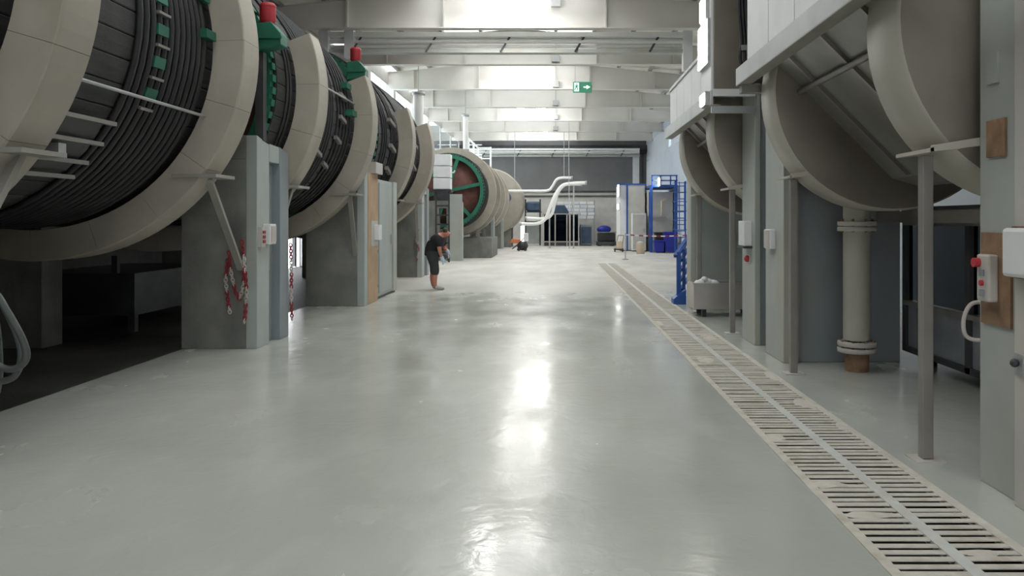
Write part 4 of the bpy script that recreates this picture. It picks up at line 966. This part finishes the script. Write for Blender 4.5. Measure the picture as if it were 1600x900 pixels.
# local: +x is the direction the worker faces, y depth (near leg negative)
def limb_hand(wx, wy, wz, base, dirx=.45):
    """chains for five curled fingers rooted inside the palm whose index is base"""
    out = []
    for k, (oy, ln) in enumerate(((-.030,.060),(-.011,.072),(.009,.068),(.028,.052))):
        out.append([base, (wx+.012, wy+oy*.8, wz-.075, .012), (wx+.028, wy+oy, wz-.075-ln*.5, .0095), (wx+.016, wy+oy, wz-.075-ln, .008)])
    out.append([base, (wx+.045, wy-.01, wz-.035, .013), (wx+.065, wy-.012, wz-.070, .010), (wx+.062, wy-.012, wz-.095, .008)])
    return out
body = []
body.append([(-.06,0,.88,.13,.15), (-.05,0,.96,.13,.15), (.01,0,1.06,.14,.16), (.085,0,1.165,.155,.185), (.145,0,1.245,.10,.12), (.175,0,1.268,.066,.066), (.21,0,1.285,.070,.068), (.245,0,1.305,.098,.085), (.27,0,1.335,.095,.086), (.265,0,1.375,.06,.06)])   # 0..9 pelvis - head
body.append([7, (.30,0,1.265,.058,.052), (.312,0,1.243,.035,.03)])                                     # 10 11 jaw, looking down
def leg(sy, dx):
    return [0, (-.045+dx*.3, sy*.095, .80,.115,.115), (-.01+dx*.8, sy*.115,.49,.078,.078), (-.045+dx, sy*.12,.29,.068,.066), (-.03+dx, sy*.12,.09,.046,.046), (.03+dx, sy*.125,.045,.042,.038), (.13+dx, sy*.13,.032,.036,.024)]
body.append(leg(-1, .05)); body.append(leg(1, -.04))                                                   # 12..17, 18..23
def arm(sy, ex, hx, hz):
    return [3, (.11, sy*.19, 1.165,.078,.078), (.125+ex*.5, sy*.225, 1.02,.057,.057), (.14+ex, sy*.22, .91,.050,.050), (hx-.03, sy*.18,hz+.07,.036,.036), (hx, sy*.155, hz, .030,.042), (hx+.012, sy*.15, hz-.05, .024,.044)]
H1 = (.185, -1, .735); H2 = (.275, 1, .865)
body.append(arm(-1, .0, H1[0], H1[2])); body.append(arm(1, .07, H2[0], H2[2]))                         # 24..29, 30..35
body += limb_hand(H1[0], -.155, H1[2], 29) + limb_hand(H2[0], .155, H2[2], 35)
bd = grow('body', body, 'skin', worker)
tshirt = [[(-.05,0,.76,.205,.225), (-.045,0,.82,.205,.225), (-.045,0,.90,.20,.218), (-.035,0,.98,.188,.208), (.02,0,1.07,.19,.212), (.085,0,1.17,.178,.212), (.145,0,1.243,.118,.135), (.165,0,1.262,.088,.088)],
          [5, (.11,-.195,1.165,.102,.102), (.12,-.218,1.07,.088,.088), (.13,-.228,.985,.080,.080)], [5, (.11,.195,1.165,.102,.102), (.14,.218,1.07,.088,.088), (.165,.228,.985,.080,.080)]]
grow('t_shirt', tshirt, 'shirt', worker)
shorts = [[(-.045,0,1.0,.172,.20), (-.055,0,.84,.185,.207)],
          [1, (-.045,-.10,.72,.128,.128), (0.02,-.115,.50,.112,.108), (0.015,-.12,.31,.104,.10)], [1, (-.055,.10,.72,.128,.128), (-.035,.115,.50,.112,.108), (-.05,.12,.31,.104,.10)]]
grow('shorts', shorts, 'shorts', worker)
for (sy, dx) in ((-1,.05),(1,-.04)):
    grow('shoe', [[(-.045+dx, sy*.12,.07,.056,.05), (.03+dx, sy*.125,.052,.058,.05), (.12+dx, sy*.13,.042,.052,.042), (.19+dx, sy*.13,.036,.037,.034)]], 'shoe', worker)
grow('hair', [[(.195,0,1.33,.085,.082), (.24,0,1.372,.102,.094), (.30,0,1.385,.075,.07)]], 'hair', worker)
for (hx, sy, hz) in (H1, H2):
    g = [[(hx-.02, sy*.172, hz+.06,.048,.048), (hx, sy*.155, hz+.01, .042,.052), (hx+.012, sy*.15, hz-.05,.036,.054)]]
    for ch in limb_hand(hx, sy*.155, hz, 2): g.append([ch[0]] + [(a_[0], a_[1], a_[2], a_[3]+.005) for a_ in ch[1:]])
    grow('glove', g, 'glove', worker)
# face: eyes, brows, nose, mouth, ears
part_face = lambda n, mb, m: part(n, mb, m, worker)
def lw(mb):   # shift local figure coordinates to the world
    mb.v = [(v[0]+WXo, v[1]+WYo, v[2]) for v in mb.v]; return mb
part('eye', lw(MB().ball((.338,-.034,1.318), .012, 8)), 'white', worker); part('eye', lw(MB().ball((.338,.034,1.318), .012, 8)), 'white', worker)
part('nose', lw(MB().ball((.345,0,1.285), .022, 10, (1,.8,1.1))), 'skin', worker); part('mouth', lw(MB().ball((.335,0,1.245), .018, 8, (.5,1.2,.35))), 'red_head', worker)
for s in (-1, 1): part('ear', lw(MB().ball((.245, s*.09, 1.30), .032, 10, (.7,.35,1.1))), 'skin', worker)
